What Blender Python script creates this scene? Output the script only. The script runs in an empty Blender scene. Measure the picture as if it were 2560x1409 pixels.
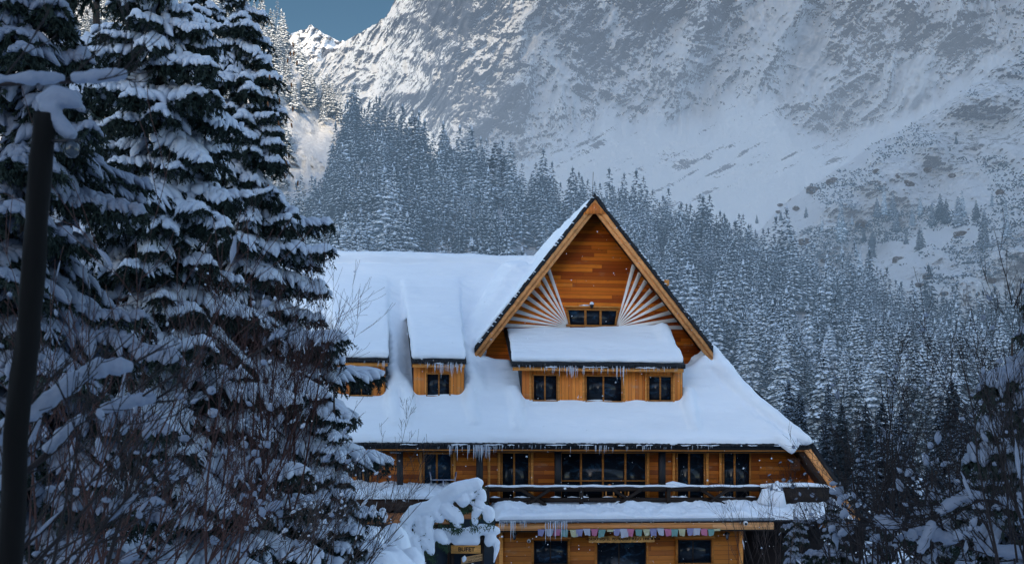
import bpy, math, random
import numpy as np
from mathutils import Vector, Matrix
R = math.radians
random.seed(7); rng = np.random.default_rng(7)
sc = bpy.context.scene
COL = sc.collection
F = 3555.0; HY = 1190.0; CZ = 6.0          # lens in photo pixels, horizon row, camera height
A = R(8.0); CA, SA = math.cos(A), math.sin(A); HD = 65.0

# ------------------------------------------------------------------ scene plumbing
def tag(o, label=None, cat=None, group=None, kind=None):
    if label: o['label'] = label
    if cat: o['category'] = cat
    if group: o['group'] = group
    if kind: o['kind'] = kind
    return o
def empty(name, label=None, cat=None, group=None, loc=(0,0,0), rz=0.0):
    o = bpy.data.objects.new(name, None); COL.objects.link(o)
    o.location = loc; o.rotation_euler = (0,0,rz); o.empty_display_size = .2
    return tag(o, label, cat, group)
def make_mesh(name, V, quads=None, tris=None, smooth=False):
    V = np.asarray(V, dtype=np.float32).reshape(-1,3)
    q = np.asarray(quads if quads is not None else [], dtype=np.int32).reshape(-1,4)
    t = np.asarray(tris if tris is not None else [], dtype=np.int32).reshape(-1,3)
    me = bpy.data.meshes.new(name)
    me.vertices.add(len(V)); me.vertices.foreach_set('co', V.ravel())
    nl = q.size + t.size
    me.loops.add(nl); me.loops.foreach_set('vertex_index', np.concatenate([q.ravel(), t.ravel()]).astype(np.int32))
    me.polygons.add(len(q)+len(t))
    st = np.concatenate([np.arange(len(q))*4, len(q)*4+np.arange(len(t))*3]).astype(np.int32)
    me.polygons.foreach_set('loop_start', st)
    me.update(calc_edges=True); me.validate()
    if smooth: me.polygons.foreach_set('use_smooth', [True]*len(me.polygons))
    return me
class MB:
    """collects shapes and links them as ONE mesh object"""
    def __init__(s): s.V=[]; s.Q=[]; s.T=[]; s.n=0; s.P=[]
    def add(s, V, quads=None, tris=None):
        V = np.asarray(V, dtype=np.float64).reshape(-1,3)
        if quads is not None and len(quads): s.Q.append(np.asarray(quads,dtype=np.int64).reshape(-1,4)+s.n)
        if tris is not None and len(tris): s.T.append(np.asarray(tris,dtype=np.int64).reshape(-1,3)+s.n)
        s.V.append(V); s.n += len(V); return s
    def hexa(s, b, t):        # four bottom corners, four top corners (same order)
        return s.add(list(b)+list(t), [(0,3,2,1),(4,5,6,7),(0,1,5,4),(1,2,6,5),(2,3,7,6),(3,0,4,7)])
    def box(s, x0,x1,y0,y1,z0,z1):
        return s.hexa([(x0,y0,z0),(x1,y0,z0),(x1,y1,z0),(x0,y1,z0)],[(x0,y0,z1),(x1,y0,z1),(x1,y1,z1),(x0,y1,z1)])
    def prism(s, pts, v0, v1):  # polygon of (u,w) extruded along v
        n=len(pts); V=[(p[0],v0,p[1]) for p in pts]+[(p[0],v1,p[1]) for p in pts]
        T=[(0,i,i+1) for i in range(1,n-1)]+[(n,n+i+1,n+i) for i in range(1,n-1)]
        return s.add(V,[(i,i+n,(i+1)%n+n,(i+1)%n) for i in range(n)],T)
    def tube(s, pts, rad, k=6, zs=1.0):
        V,Q,T = tube_arr(pts, rad, k, zs); return s.add(V,Q,T)
    def bar(s, a, b, r, k=6): return s.tube([a,b],[r,r],k)
    def build(s, name, mat=None, parent=None, smooth=False, loc=None):
        V=np.concatenate(s.V) if s.V else np.zeros((0,3))
        me = make_mesh(name, V, np.concatenate(s.Q) if s.Q else None, np.concatenate(s.T) if s.T else None, smooth)
        if mat: me.materials.append(mat)
        o = bpy.data.objects.new(name, me); COL.objects.link(o)
        if parent: o.parent = parent
        if loc is not None: o.location = loc
        return o
def tube_arr(pts, rad, k=6, zs=1.0):
    pts=np.asarray(pts,float); n=len(pts); rad=np.asarray(rad,float)
    d=np.gradient(pts,axis=0); d/= (np.linalg.norm(d,axis=1,keepdims=True)+1e-9)
    up=np.where(np.abs(d[:,2:3])>.93,np.array([[1.,0,0]]),np.array([[0,0,1.]]))
    a=np.cross(d,up); a/=(np.linalg.norm(a,axis=1,keepdims=True)+1e-9); b=np.cross(a,d)
    th=np.arange(k)*2*np.pi/k
    ring=a[:,None,:]*np.cos(th)[None,:,None]+b[:,None,:]*np.sin(th)[None,:,None]*zs
    V=(pts[:,None,:]+ring*rad[:,None,None]).reshape(-1,3)
    i=np.arange(n-1)[:,None]*k; j=np.arange(k)[None,:]; j2=(j+1)%k
    Q=np.stack([i+j,i+j2,i+k+j2,i+k+j],-1).reshape(-1,4)
    V=np.concatenate([V,pts[:1],pts[-1:]]); c0=n*k; c1=c0+1
    jj=np.arange(k); jn=(jj+1)%k
    T=np.concatenate([np.stack([np.full(k,c0),jn,jj],-1),np.stack([np.full(k,c1),(n-1)*k+jj,(n-1)*k+jn],-1)])
    return V,Q,T
def remesh(mb, name, mat, parent, vox, smooth_it, disp=0.0, dscale=1.0, loc=None, fine=0.0):
    o = mb.build('tmp_snow'); 
    m=o.modifiers.new('r','REMESH'); m.mode='VOXEL'; m.voxel_size=vox
    if smooth_it:
        m2=o.modifiers.new('s','SMOOTH'); m2.factor=.5; m2.iterations=smooth_it
    bpy.context.view_layer.update()
    dg=bpy.context.evaluated_depsgraph_get()
    me=bpy.data.meshes.new_from_object(o.evaluated_get(dg)); me.name=name
    old=o.data; bpy.data.objects.remove(o); bpy.data.meshes.remove(old)
    if disp:
        n=len(me.vertices); co=np.empty(n*3,np.float32); me.vertices.foreach_get('co',co); co=co.reshape(-1,3)
        no=np.empty(n*3,np.float32); me.vertex_normals.foreach_get('vector',no); no=no.reshape(-1,3)
        co=co+no*(fbm3(co*dscale,3)*disp)[:,None]
        if fine: co=co+no*(fbm3(co*np.array([1.6,4.,4.]),3,5)*fine)[:,None]
        me.vertices.foreach_set('co',co.astype(np.float32).ravel()); me.update()
    me.polygons.foreach_set('use_smooth',[True]*len(me.polygons))
    me.materials.clear(); me.materials.append(mat)
    ob=bpy.data.objects.new(name,me); COL.objects.link(ob)
    if parent: ob.parent=parent
    if loc is not None: ob.location=loc
    return ob
# ------------------------------------------------------------------ noise
def _h(i,j,k,s):
    n=(i.astype(np.int64)*374761393+j.astype(np.int64)*668265263+k.astype(np.int64)*2147483647+s*1274126177)&0xffffffff
    n=((n^(n>>13))*1274126177)&0xffffffff; n=(n^(n>>16))&0xffffffff
    return n/4294967295.0*2-1
def noise3(p,seed=0):
    p=np.asarray(p,float); i=np.floor(p).astype(np.int64); f=p-i; w=f*f*f*(f*(f*6-15)+10)
    r=0
    for a in (0,1):
        for b in (0,1):
            for c in (0,1):
                wt=(w[:,0] if a else 1-w[:,0])*(w[:,1] if b else 1-w[:,1])*(w[:,2] if c else 1-w[:,2])
                r=r+wt*_h(i[:,0]+a,i[:,1]+b,i[:,2]+c,seed)
    return r
def fbm3(p,o=4,seed=0,gain=.5):
    r=0;a=1.;t=0.;p=np.asarray(p,float)
    for k in range(o): r=r+a*noise3(p+k*17.3,seed+k); t+=a; a*=gain; p=p*2.03
    return r/t
def ridged(p,o=5,seed=0,gain=.55):
    r=0;a=1.;t=0.;p=np.asarray(p,float)
    for k in range(o): r=r+a*(1-2*np.abs(noise3(p+k*11.7,seed+k))); t+=a; a*=gain; p=p*2.07
    return r/t
# ------------------------------------------------------------------ from photo pixel to place
def W(px,row,D): return ((px-1280)/F*D, D, CZ+(HY-row)/F*D)
def P(px,row,v):           # chalet frame (u along facade, v depth, w up), on plane v
    k=(px-1280)/F
    u=(k*(HD+v*CA)+v*SA)/(CA-k*SA)
    Y=HD+u*SA+v*CA
    return u, CZ+(HY-row)/F*Y
def HW(u,v,w): return (u*CA-v*SA, HD+u*SA+v*CA, w)
VE=-3.3; TP=math.tan(R(50)); WE=P(1500,1106,VE)[1]
def fs(v): return WE+(v-VE)*TP                     # height of front roof slope
def PS(px,row,off=0.0):    # pixel on front roof slope (off = vertical offset)
    lo,hi=-6.,14.
    for _ in range(50):
        m=(lo+hi)/2; u,w=P(px,row,m)
        if w>fs(m)+off: lo=m
        else: hi=m
    return u,m,w
# ------------------------------------------------------------------ materials
class NT:
    def __init__(s,name):
        s.m=bpy.data.materials.new(name); s.m.use_nodes=True; s.t=s.m.node_tree; s.t.nodes.clear()
        s.out=s.t.nodes.new('ShaderNodeOutputMaterial')
    def n(s,t,**k):
        x=s.t.nodes.new(t)
        for a,b in k.items(): setattr(x,a,b)
        return x
    def l(s,a,b): s.t.links.new(a,b)
    def math(s,op,a,b=None,c=None,clamp=False):
        x=s.n('ShaderNodeMath',operation=op,use_clamp=clamp)
        for i,v in enumerate((a,b,c)):
            if v is None: continue
            if hasattr(v,'links'): s.l(v,x.inputs[i])
            else: x.inputs[i].default_value=v
        return x.outputs[0]
    def mix(s,fac,a,b):
        x=s.n('ShaderNodeMix',data_type='RGBA')
        for i,v in ((0,fac),(6,a),(7,b)):
            if hasattr(v,'links'): s.l(v,x.inputs[i])
            elif i==0: x.inputs[i].default_value=v
            else: x.inputs[i].default_value=(*v,1)
        return x.outputs[2]
    def smooth(s,x,a,b):
        m=s.n('ShaderNodeMapRange',interpolation_type='SMOOTHSTEP'); s.l(x,m.inputs[0])
        m.inputs[1].default_value=a; m.inputs[2].default_value=b; return m.outputs[0]
    def noise(s,vec,scale,detail=4,rough=.55,dist=0):
        x=s.n('ShaderNodeTexNoise'); s.l(vec,x.inputs['Vector']); x.inputs['Scale'].default_value=scale
        x.inputs['Detail'].default_value=detail; x.inputs['Roughness'].default_value=rough; x.inputs['Distortion'].default_value=dist
        return x.outputs['Fac']
    def mapping(s,vec,sc=(1,1,1),rot=(0,0,0)):
        x=s.n('ShaderNodeMapping'); s.l(vec,x.inputs[0]); x.inputs['Scale'].default_value=sc; x.inputs['Rotation'].default_value=rot; return x.outputs[0]
    def bump(s,h,strength,dist=.1):
        x=s.n('ShaderNodeBump'); s.l(h,x.inputs['Height']); x.inputs['Strength'].default_value=strength; x.inputs['Distance'].default_value=dist; return x.outputs[0]
    def bsdf(s,col,rough=.6,normal=None,spec=.3,metal=0):
        x=s.n('ShaderNodeBsdfPrincipled')
        for nm,v in (('Base Color',col),('Roughness',rough)):
            if hasattr(v,'links'): s.l(v,x.inputs[nm])
            else: x.inputs[nm].default_value=(*v,1) if isinstance(v,tuple) else v
        x.inputs['Specular IOR Level'].default_value=spec; x.inputs['Metallic'].default_value=metal
        if normal is not None: s.l(normal,x.inputs['Normal'])
        return x.outputs[0]
    def done(s,sh): s.l(sh,s.out.inputs[0]); return s.m
    def haze(s,sh,L=1900.,hz=560.,col=(.43,.58,.80),mx=.8):  # haze painted as emission on the surface, growing with distance, thinning with height
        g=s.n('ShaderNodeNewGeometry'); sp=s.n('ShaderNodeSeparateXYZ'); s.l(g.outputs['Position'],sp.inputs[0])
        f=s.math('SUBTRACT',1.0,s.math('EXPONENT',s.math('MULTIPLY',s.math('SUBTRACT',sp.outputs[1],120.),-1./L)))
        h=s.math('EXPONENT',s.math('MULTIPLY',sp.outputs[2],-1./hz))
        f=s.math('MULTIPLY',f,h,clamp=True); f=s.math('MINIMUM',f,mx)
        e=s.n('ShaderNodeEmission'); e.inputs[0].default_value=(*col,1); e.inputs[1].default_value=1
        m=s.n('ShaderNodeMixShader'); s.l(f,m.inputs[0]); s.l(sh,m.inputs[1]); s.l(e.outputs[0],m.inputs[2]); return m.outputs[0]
def obco(t): return t.n('ShaderNodeTexCoord').outputs['Object']
def wpos(t): return t.n('ShaderNodeNewGeometry').outputs['Position']
def M_snow(name,c=(.80,.84,.90),bs=.35,sc_=7.,big=.8,mp=None):
    t=NT(name); p=wpos(t)
    if mp: p=t.mapping(p,mp)
    n1=t.noise(p,sc_,6,.6); n2=t.noise(p,big,3)
    col=t.mix(t.smooth(n2,.3,.7),tuple(x*.93 for x in c),c)
    return t.done(t.bsdf(col,.65,t.bump(t.math('ADD',n1,t.math('MULTIPLY',n2,2.)),bs,.06),.25))
def M_plank(name,c1,c2,c3,ph=.14,vertical=False,seam=.2,weather=.4):
    t=NT(name); co=obco(t); sp=t.n('ShaderNodeSeparateXYZ'); t.l(co,sp.inputs[0])
    U,Z=(sp.outputs[2],sp.outputs[0]) if vertical else (sp.outputs[0],sp.outputs[2])
    z=t.math('DIVIDE',Z,ph); k=t.math('FLOOR',z); fr=t.math('FRACT',z)
    wn=t.n('ShaderNodeTexWhiteNoise',noise_dimensions='1D'); t.l(k,wn.inputs['W'])
    x=t.math('ADD',t.math('DIVIDE',U,3.6),t.math('MULTIPLY',wn.outputs[0],7.3)); kx=t.math('FLOOR',x); fx=t.math('FRACT',x)
    cb=t.n('ShaderNodeCombineXYZ'); t.l(k,cb.inputs[0]); t.l(kx,cb.inputs[1])
    w2=t.n('ShaderNodeTexWhiteNoise',noise_dimensions='3D'); t.l(cb.outputs[0],w2.inputs[0]); r=w2.outputs[0]
    r=t.math('ADD',t.math('MULTIPLY',r,.65),t.math('MULTIPLY',t.noise(co,.35,3),.38))
    col=t.mix(t.smooth(r,.22,.62),c1,c2); col=t.mix(t.smooth(r,.6,.95),col,c3)
    sx=(1.2,8,22) if not vertical else (22,8,1.2)
    ad=t.n('ShaderNodeVectorMath',operation='ADD'); t.l(co,ad.inputs[0]); t.l(w2.outputs[1],ad.inputs[1])
    g=t.noise(t.mapping(ad.outputs[0],sx),1.6,6,.65,1.2)
    col=t.mix(t.math('MULTIPLY',t.smooth(g,.42,.72),.5),col,tuple(q*.45 for q in c2))
    kn=t.n('ShaderNodeTexVoronoi'); t.l(t.mapping(ad.outputs[0],(1.6,1,5) if not vertical else (5,1,1.6)),kn.inputs['Vector']); kn.inputs['Scale'].default_value=1.1
    col=t.mix(t.math('MULTIPLY',t.smooth(kn.outputs['Distance'],.10,.03),.6),col,(.06,.02,.006))
    wz=t.noise(t.mapping(co,(1,1,2.5)),.9,5,.6)
    col=t.mix(t.math('MULTIPLY',t.smooth(wz,.58,.75),weather),col,(.45,.33,.22))
    sm=t.math('MINIMUM',t.smooth(fr,0.,.09),t.smooth(fr,1.,.96)); sm=t.math('MINIMUM',sm,t.smooth(fx,0.,.004))
    col=t.mix(sm,tuple(q*seam for q in c1),col)
    return t.done(t.bsdf(col,.55,t.bump(t.math('ADD',sm,t.math('MULTIPLY',g,.25)),.6,.015),.3))
def M_wood(name,c,dark=.5,sx=(1,1,12),rough=.6):
    t=NT(name); co=obco(t); g=t.noise(t.mapping(co,sx),2.,6,.65,1.)
    g2=t.noise(co,.7,3)
    col=t.mix(t.smooth(g,.3,.7),tuple(q*dark for q in c),c); col=t.mix(t.math('MULTIPLY',t.smooth(g2,.45,.7),.35),col,tuple(q*.6 for q in c))
    return t.done(t.bsdf(col,rough,t.bump(g,.4,.01),.25))
def M_plain(name,c,rough=.5,metal=0,var=.25,scale=6.,spec=.3):
    t=NT(name); co=obco(t); g=t.noise(co,scale,5)
    col=t.mix(g,tuple(q*(1-var) for q in c),tuple(min(1,q*(1+var)) for q in c))
    return t.done(t.bsdf(col,rough,t.bump(g,.15,.01),spec,metal))
def M_glass(name,tint=(.012,.02,.032),refl=.16,painted_refl=(.03,.09,.17)):
    t=NT(name); co=obco(t); g=t.noise(t.mapping(co,(1,1,1.6),(0,.4,0)),1.7,6,.7,1.2)
    col=t.mix(t.smooth(g,.5,.75),tint,painted_refl)  # blue mottling painted into the glass colour as reflections
    gg=t.noise(co,1.3,2)
    b=t.bsdf(col,.12,t.bump(gg,.12,.05),refl)
    return t.done(b)
SKY_STR=.43
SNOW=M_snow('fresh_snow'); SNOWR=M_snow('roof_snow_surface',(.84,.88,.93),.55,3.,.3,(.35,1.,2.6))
SNOWT=M_snow('shade_painted_branch_snow',(.50,.55,.63),.3,14.,1.2)  # snow colour dulled to paint shade onto the near trees
SNOWD=M_snow('deep_shade_painted_snow',(.17,.20,.26),.3,18.,1.5)  # much darker snow copy with deep shade painted into its colour
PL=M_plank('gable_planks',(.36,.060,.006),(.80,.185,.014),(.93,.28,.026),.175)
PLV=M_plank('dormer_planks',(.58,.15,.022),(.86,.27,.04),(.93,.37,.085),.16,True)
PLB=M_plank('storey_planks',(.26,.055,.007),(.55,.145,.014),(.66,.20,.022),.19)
TRIM=M_wood('trim_wood',(.82,.32,.07),.6,(1,1,5)); TRIMD=M_wood('window_frame_wood',(.48,.18,.035),.5,(1,1,5))
BARGE=M_wood('barge_board_wood',(.88,.38,.13),.6,(1.5,1.5,1.5))
BLACK=M_plain('black_metal_roofing',(.008,.009,.012),.45); DARKW=M_wood('dark_stained_wood',(.022,.012,.008),.4)
DARKB=M_wood('dark_brown_wood',(.05,.022,.012),.4); GLASS=M_glass('dark_window_glass',(.006,.010,.016),.2,(.022,.06,.11))
GLASSB=M_glass('painted_refl_glass',(.01,.025,.045),.2,(.04,.13,.23))
WHITE=M_plain('white_painted_wood',(.88,.80,.72),.55,0,.08); GREYM=M_plain('grey_gutter_metal',(.22,.25,.29),.4,.4)
t=NT('icicle_ice'); b=t.n('ShaderNodeBsdfPrincipled'); b.inputs['Base Color'].default_value=(.75,.80,.88,1); b.inputs['Roughness'].default_value=.15
tr=t.n('ShaderNodeBsdfTransparent'); mx=t.n('ShaderNodeMixShader'); mx.inputs[0].default_value=.42; t.l(tr.outputs[0],mx.inputs[1]); t.l(b.outputs[0],mx.inputs[2]); ICE=t.done(mx.outputs[0])
BARK=M_plain('spruce_bark',(.028,.02,.016),.9,0,.5,20); NEED=M_plain('spruce_needles',(.010,.021,.016),.7,0,.5,3.)
NEEDG=M_plain('fresh_spruce_needles',(.03,.06,.025),.6,0,.5,8.)
TWIG=M_plain('reddish_bark',(.035,.013,.011),.8,0,.5,9.); TWIGG=M_plain('grey_brown_bark',(.04,.028,.025),.8,0,.5,9.)
TWIGK=M_plain('dark_bark',(.010,.007,.008),.85,0,.5,9.)
# ---- far conifer: white frost on whatever faces up
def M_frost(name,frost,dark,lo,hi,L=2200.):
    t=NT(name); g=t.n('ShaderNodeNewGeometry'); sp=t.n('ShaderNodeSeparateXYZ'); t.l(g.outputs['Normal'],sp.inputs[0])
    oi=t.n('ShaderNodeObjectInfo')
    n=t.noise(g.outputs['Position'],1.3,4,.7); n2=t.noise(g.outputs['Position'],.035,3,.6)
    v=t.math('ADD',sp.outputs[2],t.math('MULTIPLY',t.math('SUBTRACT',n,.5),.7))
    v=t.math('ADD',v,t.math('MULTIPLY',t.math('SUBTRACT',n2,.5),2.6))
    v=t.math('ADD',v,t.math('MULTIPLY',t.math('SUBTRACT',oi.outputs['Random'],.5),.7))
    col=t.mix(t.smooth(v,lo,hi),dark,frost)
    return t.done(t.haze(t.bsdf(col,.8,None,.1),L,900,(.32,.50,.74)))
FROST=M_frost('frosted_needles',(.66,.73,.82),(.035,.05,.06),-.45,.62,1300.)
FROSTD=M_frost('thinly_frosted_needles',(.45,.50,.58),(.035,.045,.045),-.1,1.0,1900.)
FROSTK=M_frost('shade_painted_needles',(.20,.25,.32),(.016,.024,.032),.25,1.3,2600.)  # darkened frost copy: shade painted into the trees at lower right
FROSTL=M_frost('sun_painted_frosted_needles',(.70,.75,.80),(.055,.06,.055),-.45,.6,3800.)  # paler copy with thinner painted haze, giving the hillside a sunny look
def M_mount(name,rock1,rock2,lo,hi,tex,L=2200.,snow=(.80,.84,.90),streak=(1,1,1),rot=(0,0,0),mscale=.02,speck=0.,hz=900.,attr=0.):
    t=NT(name); g=t.n('ShaderNodeNewGeometry'); P_=g.outputs['Position']
    sp=t.n('ShaderNodeSeparateXYZ'); t.l(g.outputs['Normal'],sp.inputs[0])
    mp=t.mapping(P_,streak,rot)
    n1=t.noise(mp,mscale,9,.68,.6); n2=t.noise(mp,mscale*6,8,.72,.8); 
    v=t.math('SUBTRACT',t.math('ADD',t.math('MULTIPLY',n1,tex),t.math('MULTIPLY',n2,tex*.9)),sp.outputs[2])
    if attr:
        at=t.n('ShaderNodeAttribute',attribute_name='rock'); v=t.math('ADD',t.math('MULTIPLY',v,.55),t.math('MULTIPLY',at.outputs['Fac'],attr))
    m=t.smooth(v,lo,hi)
    rc=t.mix(t.smooth(n2,.35,.65),rock1,rock2)
    fr=t.noise(P_,.9,5,.75)
    rc=t.mix(t.math('MULTIPLY',t.smooth(fr,.52,.66),.65),rc,snow)
    col=t.mix(m,snow,rc)
    if speck:
        s1=t.noise(t.mapping(P_,(.7,.7,2.0),(0,.55,0)),.22,4,.8); s2=t.noise(P_,.012,4,.6)
        mm=t.smooth(t.math('ADD',s1,t.math('MULTIPLY',t.math('SUBTRACT',s2,.5),.7)),.60,.68)
        col=t.mix(t.math('MULTIPLY',mm,speck),col,(.08,.09,.10))
    h=t.math('ADD',t.math('MULTIPLY',n1,1.5),n2)
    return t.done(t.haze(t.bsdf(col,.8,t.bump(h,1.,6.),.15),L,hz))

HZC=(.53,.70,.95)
def M_massif():
    t=NT('massif_rock_and_snow'); g=t.n('ShaderNodeNewGeometry'); P_=g.outputs['Position']; sp=t.n('ShaderNodeSeparateXYZ'); t.l(g.outputs['Normal'],sp.inputs[0])
    mp=t.mapping(P_,(1.5,.8,.75),(0,.45,0)); n1=t.noise(mp,.022,5,.62,.8); n2=t.noise(mp,.19,8,.78,.9)
    mp2=t.mapping(P_,(.8,.8,2.2),(0,-.6,0)); n3=t.noise(mp2,.07,5,.7,.5)
    at=t.n('ShaderNodeAttribute',attribute_name='rock')
    v=t.math('ADD',at.outputs['Fac'],t.math('MULTIPLY',t.math('SUBTRACT',n1,.5),1.7)); v=t.math('ADD',v,t.math('MULTIPLY',t.math('SUBTRACT',n2,.5),4.3)); v=t.math('ADD',v,t.math('MULTIPLY',t.math('SUBTRACT',n3,.5),2.0))
    v=t.math('SUBTRACT',v,t.math('MULTIPLY',t.math('SUBTRACT',sp.outputs[2],.45),.7))
    m=t.smooth(v,.0,.15)
    xp=t.n('ShaderNodeSeparateXYZ'); t.l(P_,xp.inputs[0]); wr=t.smooth(xp.outputs[0],120,380)
    rc=t.mix(wr,(.022,.034,.06),(.05,.045,.045)); rc=t.mix(t.smooth(n2,.4,.62),rc,t.mix(wr,(.085,.10,.13),(.12,.105,.095)))
    col=t.mix(m,(.90,.94,.98),rc)
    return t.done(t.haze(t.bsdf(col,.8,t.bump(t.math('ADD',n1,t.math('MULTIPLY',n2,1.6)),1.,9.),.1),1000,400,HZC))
# ------------------------------------------------------------------ camera, world, sun
cd=bpy.data.cameras.new('camera'); cam=bpy.data.objects.new('camera',cd); COL.objects.link(cam); sc.camera=cam
cam.location=(0,0,CZ); cam.rotation_euler=(R(90),0,0); cd.sensor_width=36; cd.lens=F/2560*36
cd.shift_y=(HY-704.5)/2560; cd.clip_start=.2; cd.clip_end=9000
cd.dof.use_dof=True; cd.dof.focus_distance=62; cd.dof.aperture_fstop=4.0
SUN_EL=14.; sdx,sdy=-.15,-.99            # towards the sun: low behind the viewpoint, a little to the left
w=bpy.data.worlds.new('World'); sc.world=w; w.use_nodes=True; nt=w.node_tree
bg=nt.nodes['Background']; sk=nt.nodes.new('ShaderNodeTexSky'); sk.sky_type='NISHITA'; sk.sun_disc=False
sk.sun_elevation=R(SUN_EL); sk.sun_rotation=math.atan2(sdx,sdy)      # rotation is measured from +Y towards +X
sk.altitude=1500; sk.air_density=1.0; sk.dust_density=.6; sk.ozone_density=1.0
sk.dust_density=1.4
tn=nt.nodes.new('ShaderNodeMix'); tn.data_type='RGBA'; tn.blend_type='MULTIPLY'; tn.inputs[0].default_value=1; tn.inputs[7].default_value=(1.10,1.05,.99,1); nt.links.new(sk.outputs[0],tn.inputs[6]); nt.links.new(tn.outputs[2],bg.inputs[0]); bg.inputs[1].default_value=SKY_STR
sl=bpy.data.lights.new('sun','SUN'); sl.energy=8.0; sl.angle=R(.5); sl.color=(1,.82,.60)
so=bpy.data.objects.new('sun',sl); COL.objects.link(so)
dv=Vector((sdx,sdy,0)).normalized()*math.cos(R(SUN_EL)); dv.z=math.sin(R(SUN_EL)); so.rotation_euler=dv.to_track_quat('Z','Y').to_euler()
sc.view_settings.view_transform='Standard'; sc.view_settings.look='None'; sc.view_settings.exposure=0
sc.render.film_transparent=False
sc.cycles.max_bounces=6; sc.cycles.transparent_max_bounces=10

# ------------------------------------------------------------------ terrain sheets
def itp(x,xs,ys): return np.interp(x,xs,ys)
def sheet(name,nx,ny,fn,mat,smooth=True):
    """fn(a,b) with a,b in 0..1 grids -> world xyz arrays"""
    a,b=np.meshgrid(np.linspace(0,1,nx),np.linspace(0,1,ny)); a=a.ravel(); b=b.ravel()
    V=fn(a,b); att=None
    if isinstance(V,tuple): V,att=V
    i=np.arange(ny-1)[:,None]*nx; j=np.arange(nx-1)[None,:]
    Q=np.stack([i+j,i+j+1,i+nx+j+1,i+nx+j],-1).reshape(-1,4)
    mb=MB(); mb.add(V,Q); o=mb.build(name,mat,smooth=smooth); tag(o,kind='structure')
    if att is not None:
        A_=o.data.attributes.new('rock','FLOAT','POINT'); A_.data.foreach_set('value',att.astype(np.float32))
    return o
def toW(px,row,D): return np.stack([(px-1280)/F*D,D,CZ+(HY-row)/F*D],-1)
# ground around the house and below the camera
def gh(x,y):
    z=itp(y,[-60,0,12,30,45,60,78,150,175],[6.5,4.2,3.2,1.6,.8,.6,1.,5.5,6.2])
    z=z+3.3*np.exp(-((x+11.5)/5.5)**2-((y-53)/6.)**2)+2.2*np.exp(-((x+5)/3.)**2-((y-46)/5.)**2)
    z=z+1.6*np.exp(-((x-14)/6)**2-((y-34)/8)**2)
    p=np.stack([x*.3,y*.3,0*x],-1); return z+fbm3(p,4,3)*.35+np.maximum(fbm3(p*4,3,9),0)*.12
def f(a,b):
    x=np.sign(a-.5)*(np.abs(a-.5)*2)**2.*400; y=-60+ (b**1.15)*230
    return np.stack([x,y,gh(x,y)],-1)
sheet('ground',420,420,f,SNOW)
def f(a,b):
    x=-6000+12000*a; y=-6000+12000*b; return np.stack([x,y,0*x-14-np.abs(x)*.0],-1)
sheet('valley_ground',4,4,f,SNOW)
# forest hill
HILLX=[-900,300,700,780,820,850,880,950,1100,1220,1340,1480,1600,1700,1800,1900,2000,2100,2200,2300,2450,2800]
HILLR=[800,760,670,610,550,440,365,395,470,500,530,570,590,620,650,685,725,765,800,835,880,920]
def hill_top(px): return itp(px,HILLX,HILLR)
def hill_D(px,row):
    top=hill_top(px); t=np.clip((row-top)/(1185-top),0,1)
    Dt=itp(px,[-900,300,880,1500,2800,3700],[380,400,450,400,300,260])
    return 168+(Dt-168)*(1-t)
def f(a,b):
    px=-900+4600*a; top=hill_top(px); row=np.where(b<.06, top+ (b/.06-1)*-1*26, top+(1187-top)*((b-.06)/.94))
    D=hill_D(px,np.maximum(row,top)); D=np.where(b<.06,D+(1-b/.06)*130,D)
    D=D*(1+fbm3(np.stack([px*.008,row*.012,0*px],-1),4,5)*.05); return toW(px,row,D)
HMAT=M_mount('forest_hill_snow',(.10,.11,.12),(.2,.21,.22),.75,1.1,.7,mscale=.05)
sheet('forest_hill',400,160,f,HMAT)
# left hillside
LX=[-300,600,650,700,740,790,830,860,900,1000]; LR=[-500,10,55,110,170,240,270,310,430,520]
def left_top(px): return itp(px,LX,LR)
def left_D(px,row):
    t=np.clip((row-left_top(px))/(760-left_top(px)),0,1); return 845-240*t-np.maximum(0,650-px)*.2
def f(a,b):
    px=-500+1480*a; top=left_top(px); row=np.where(b<.08, top+(1-b/.08)*40, top+(760-top)*((b-.08)/.92))
    D=left_D(px,np.maximum(row,top)); D=np.where(b<.08,D+(1-b/.08)*150,D)
    D=D*(1+fbm3(np.stack([px*.01,row*.01,0*px],-1),5,8)*.035+ridged(np.stack([px*.012,row*.02,0*px],-1),5,8)*.012); return toW(px,row,D)
LMAT=M_mount('left_hillside_snow',(.09,.09,.09),(.18,.17,.16),1.15,1.35,.75,mscale=.06,L=6000)
sheet('left_hillside',300,200,f,LMAT)
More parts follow.
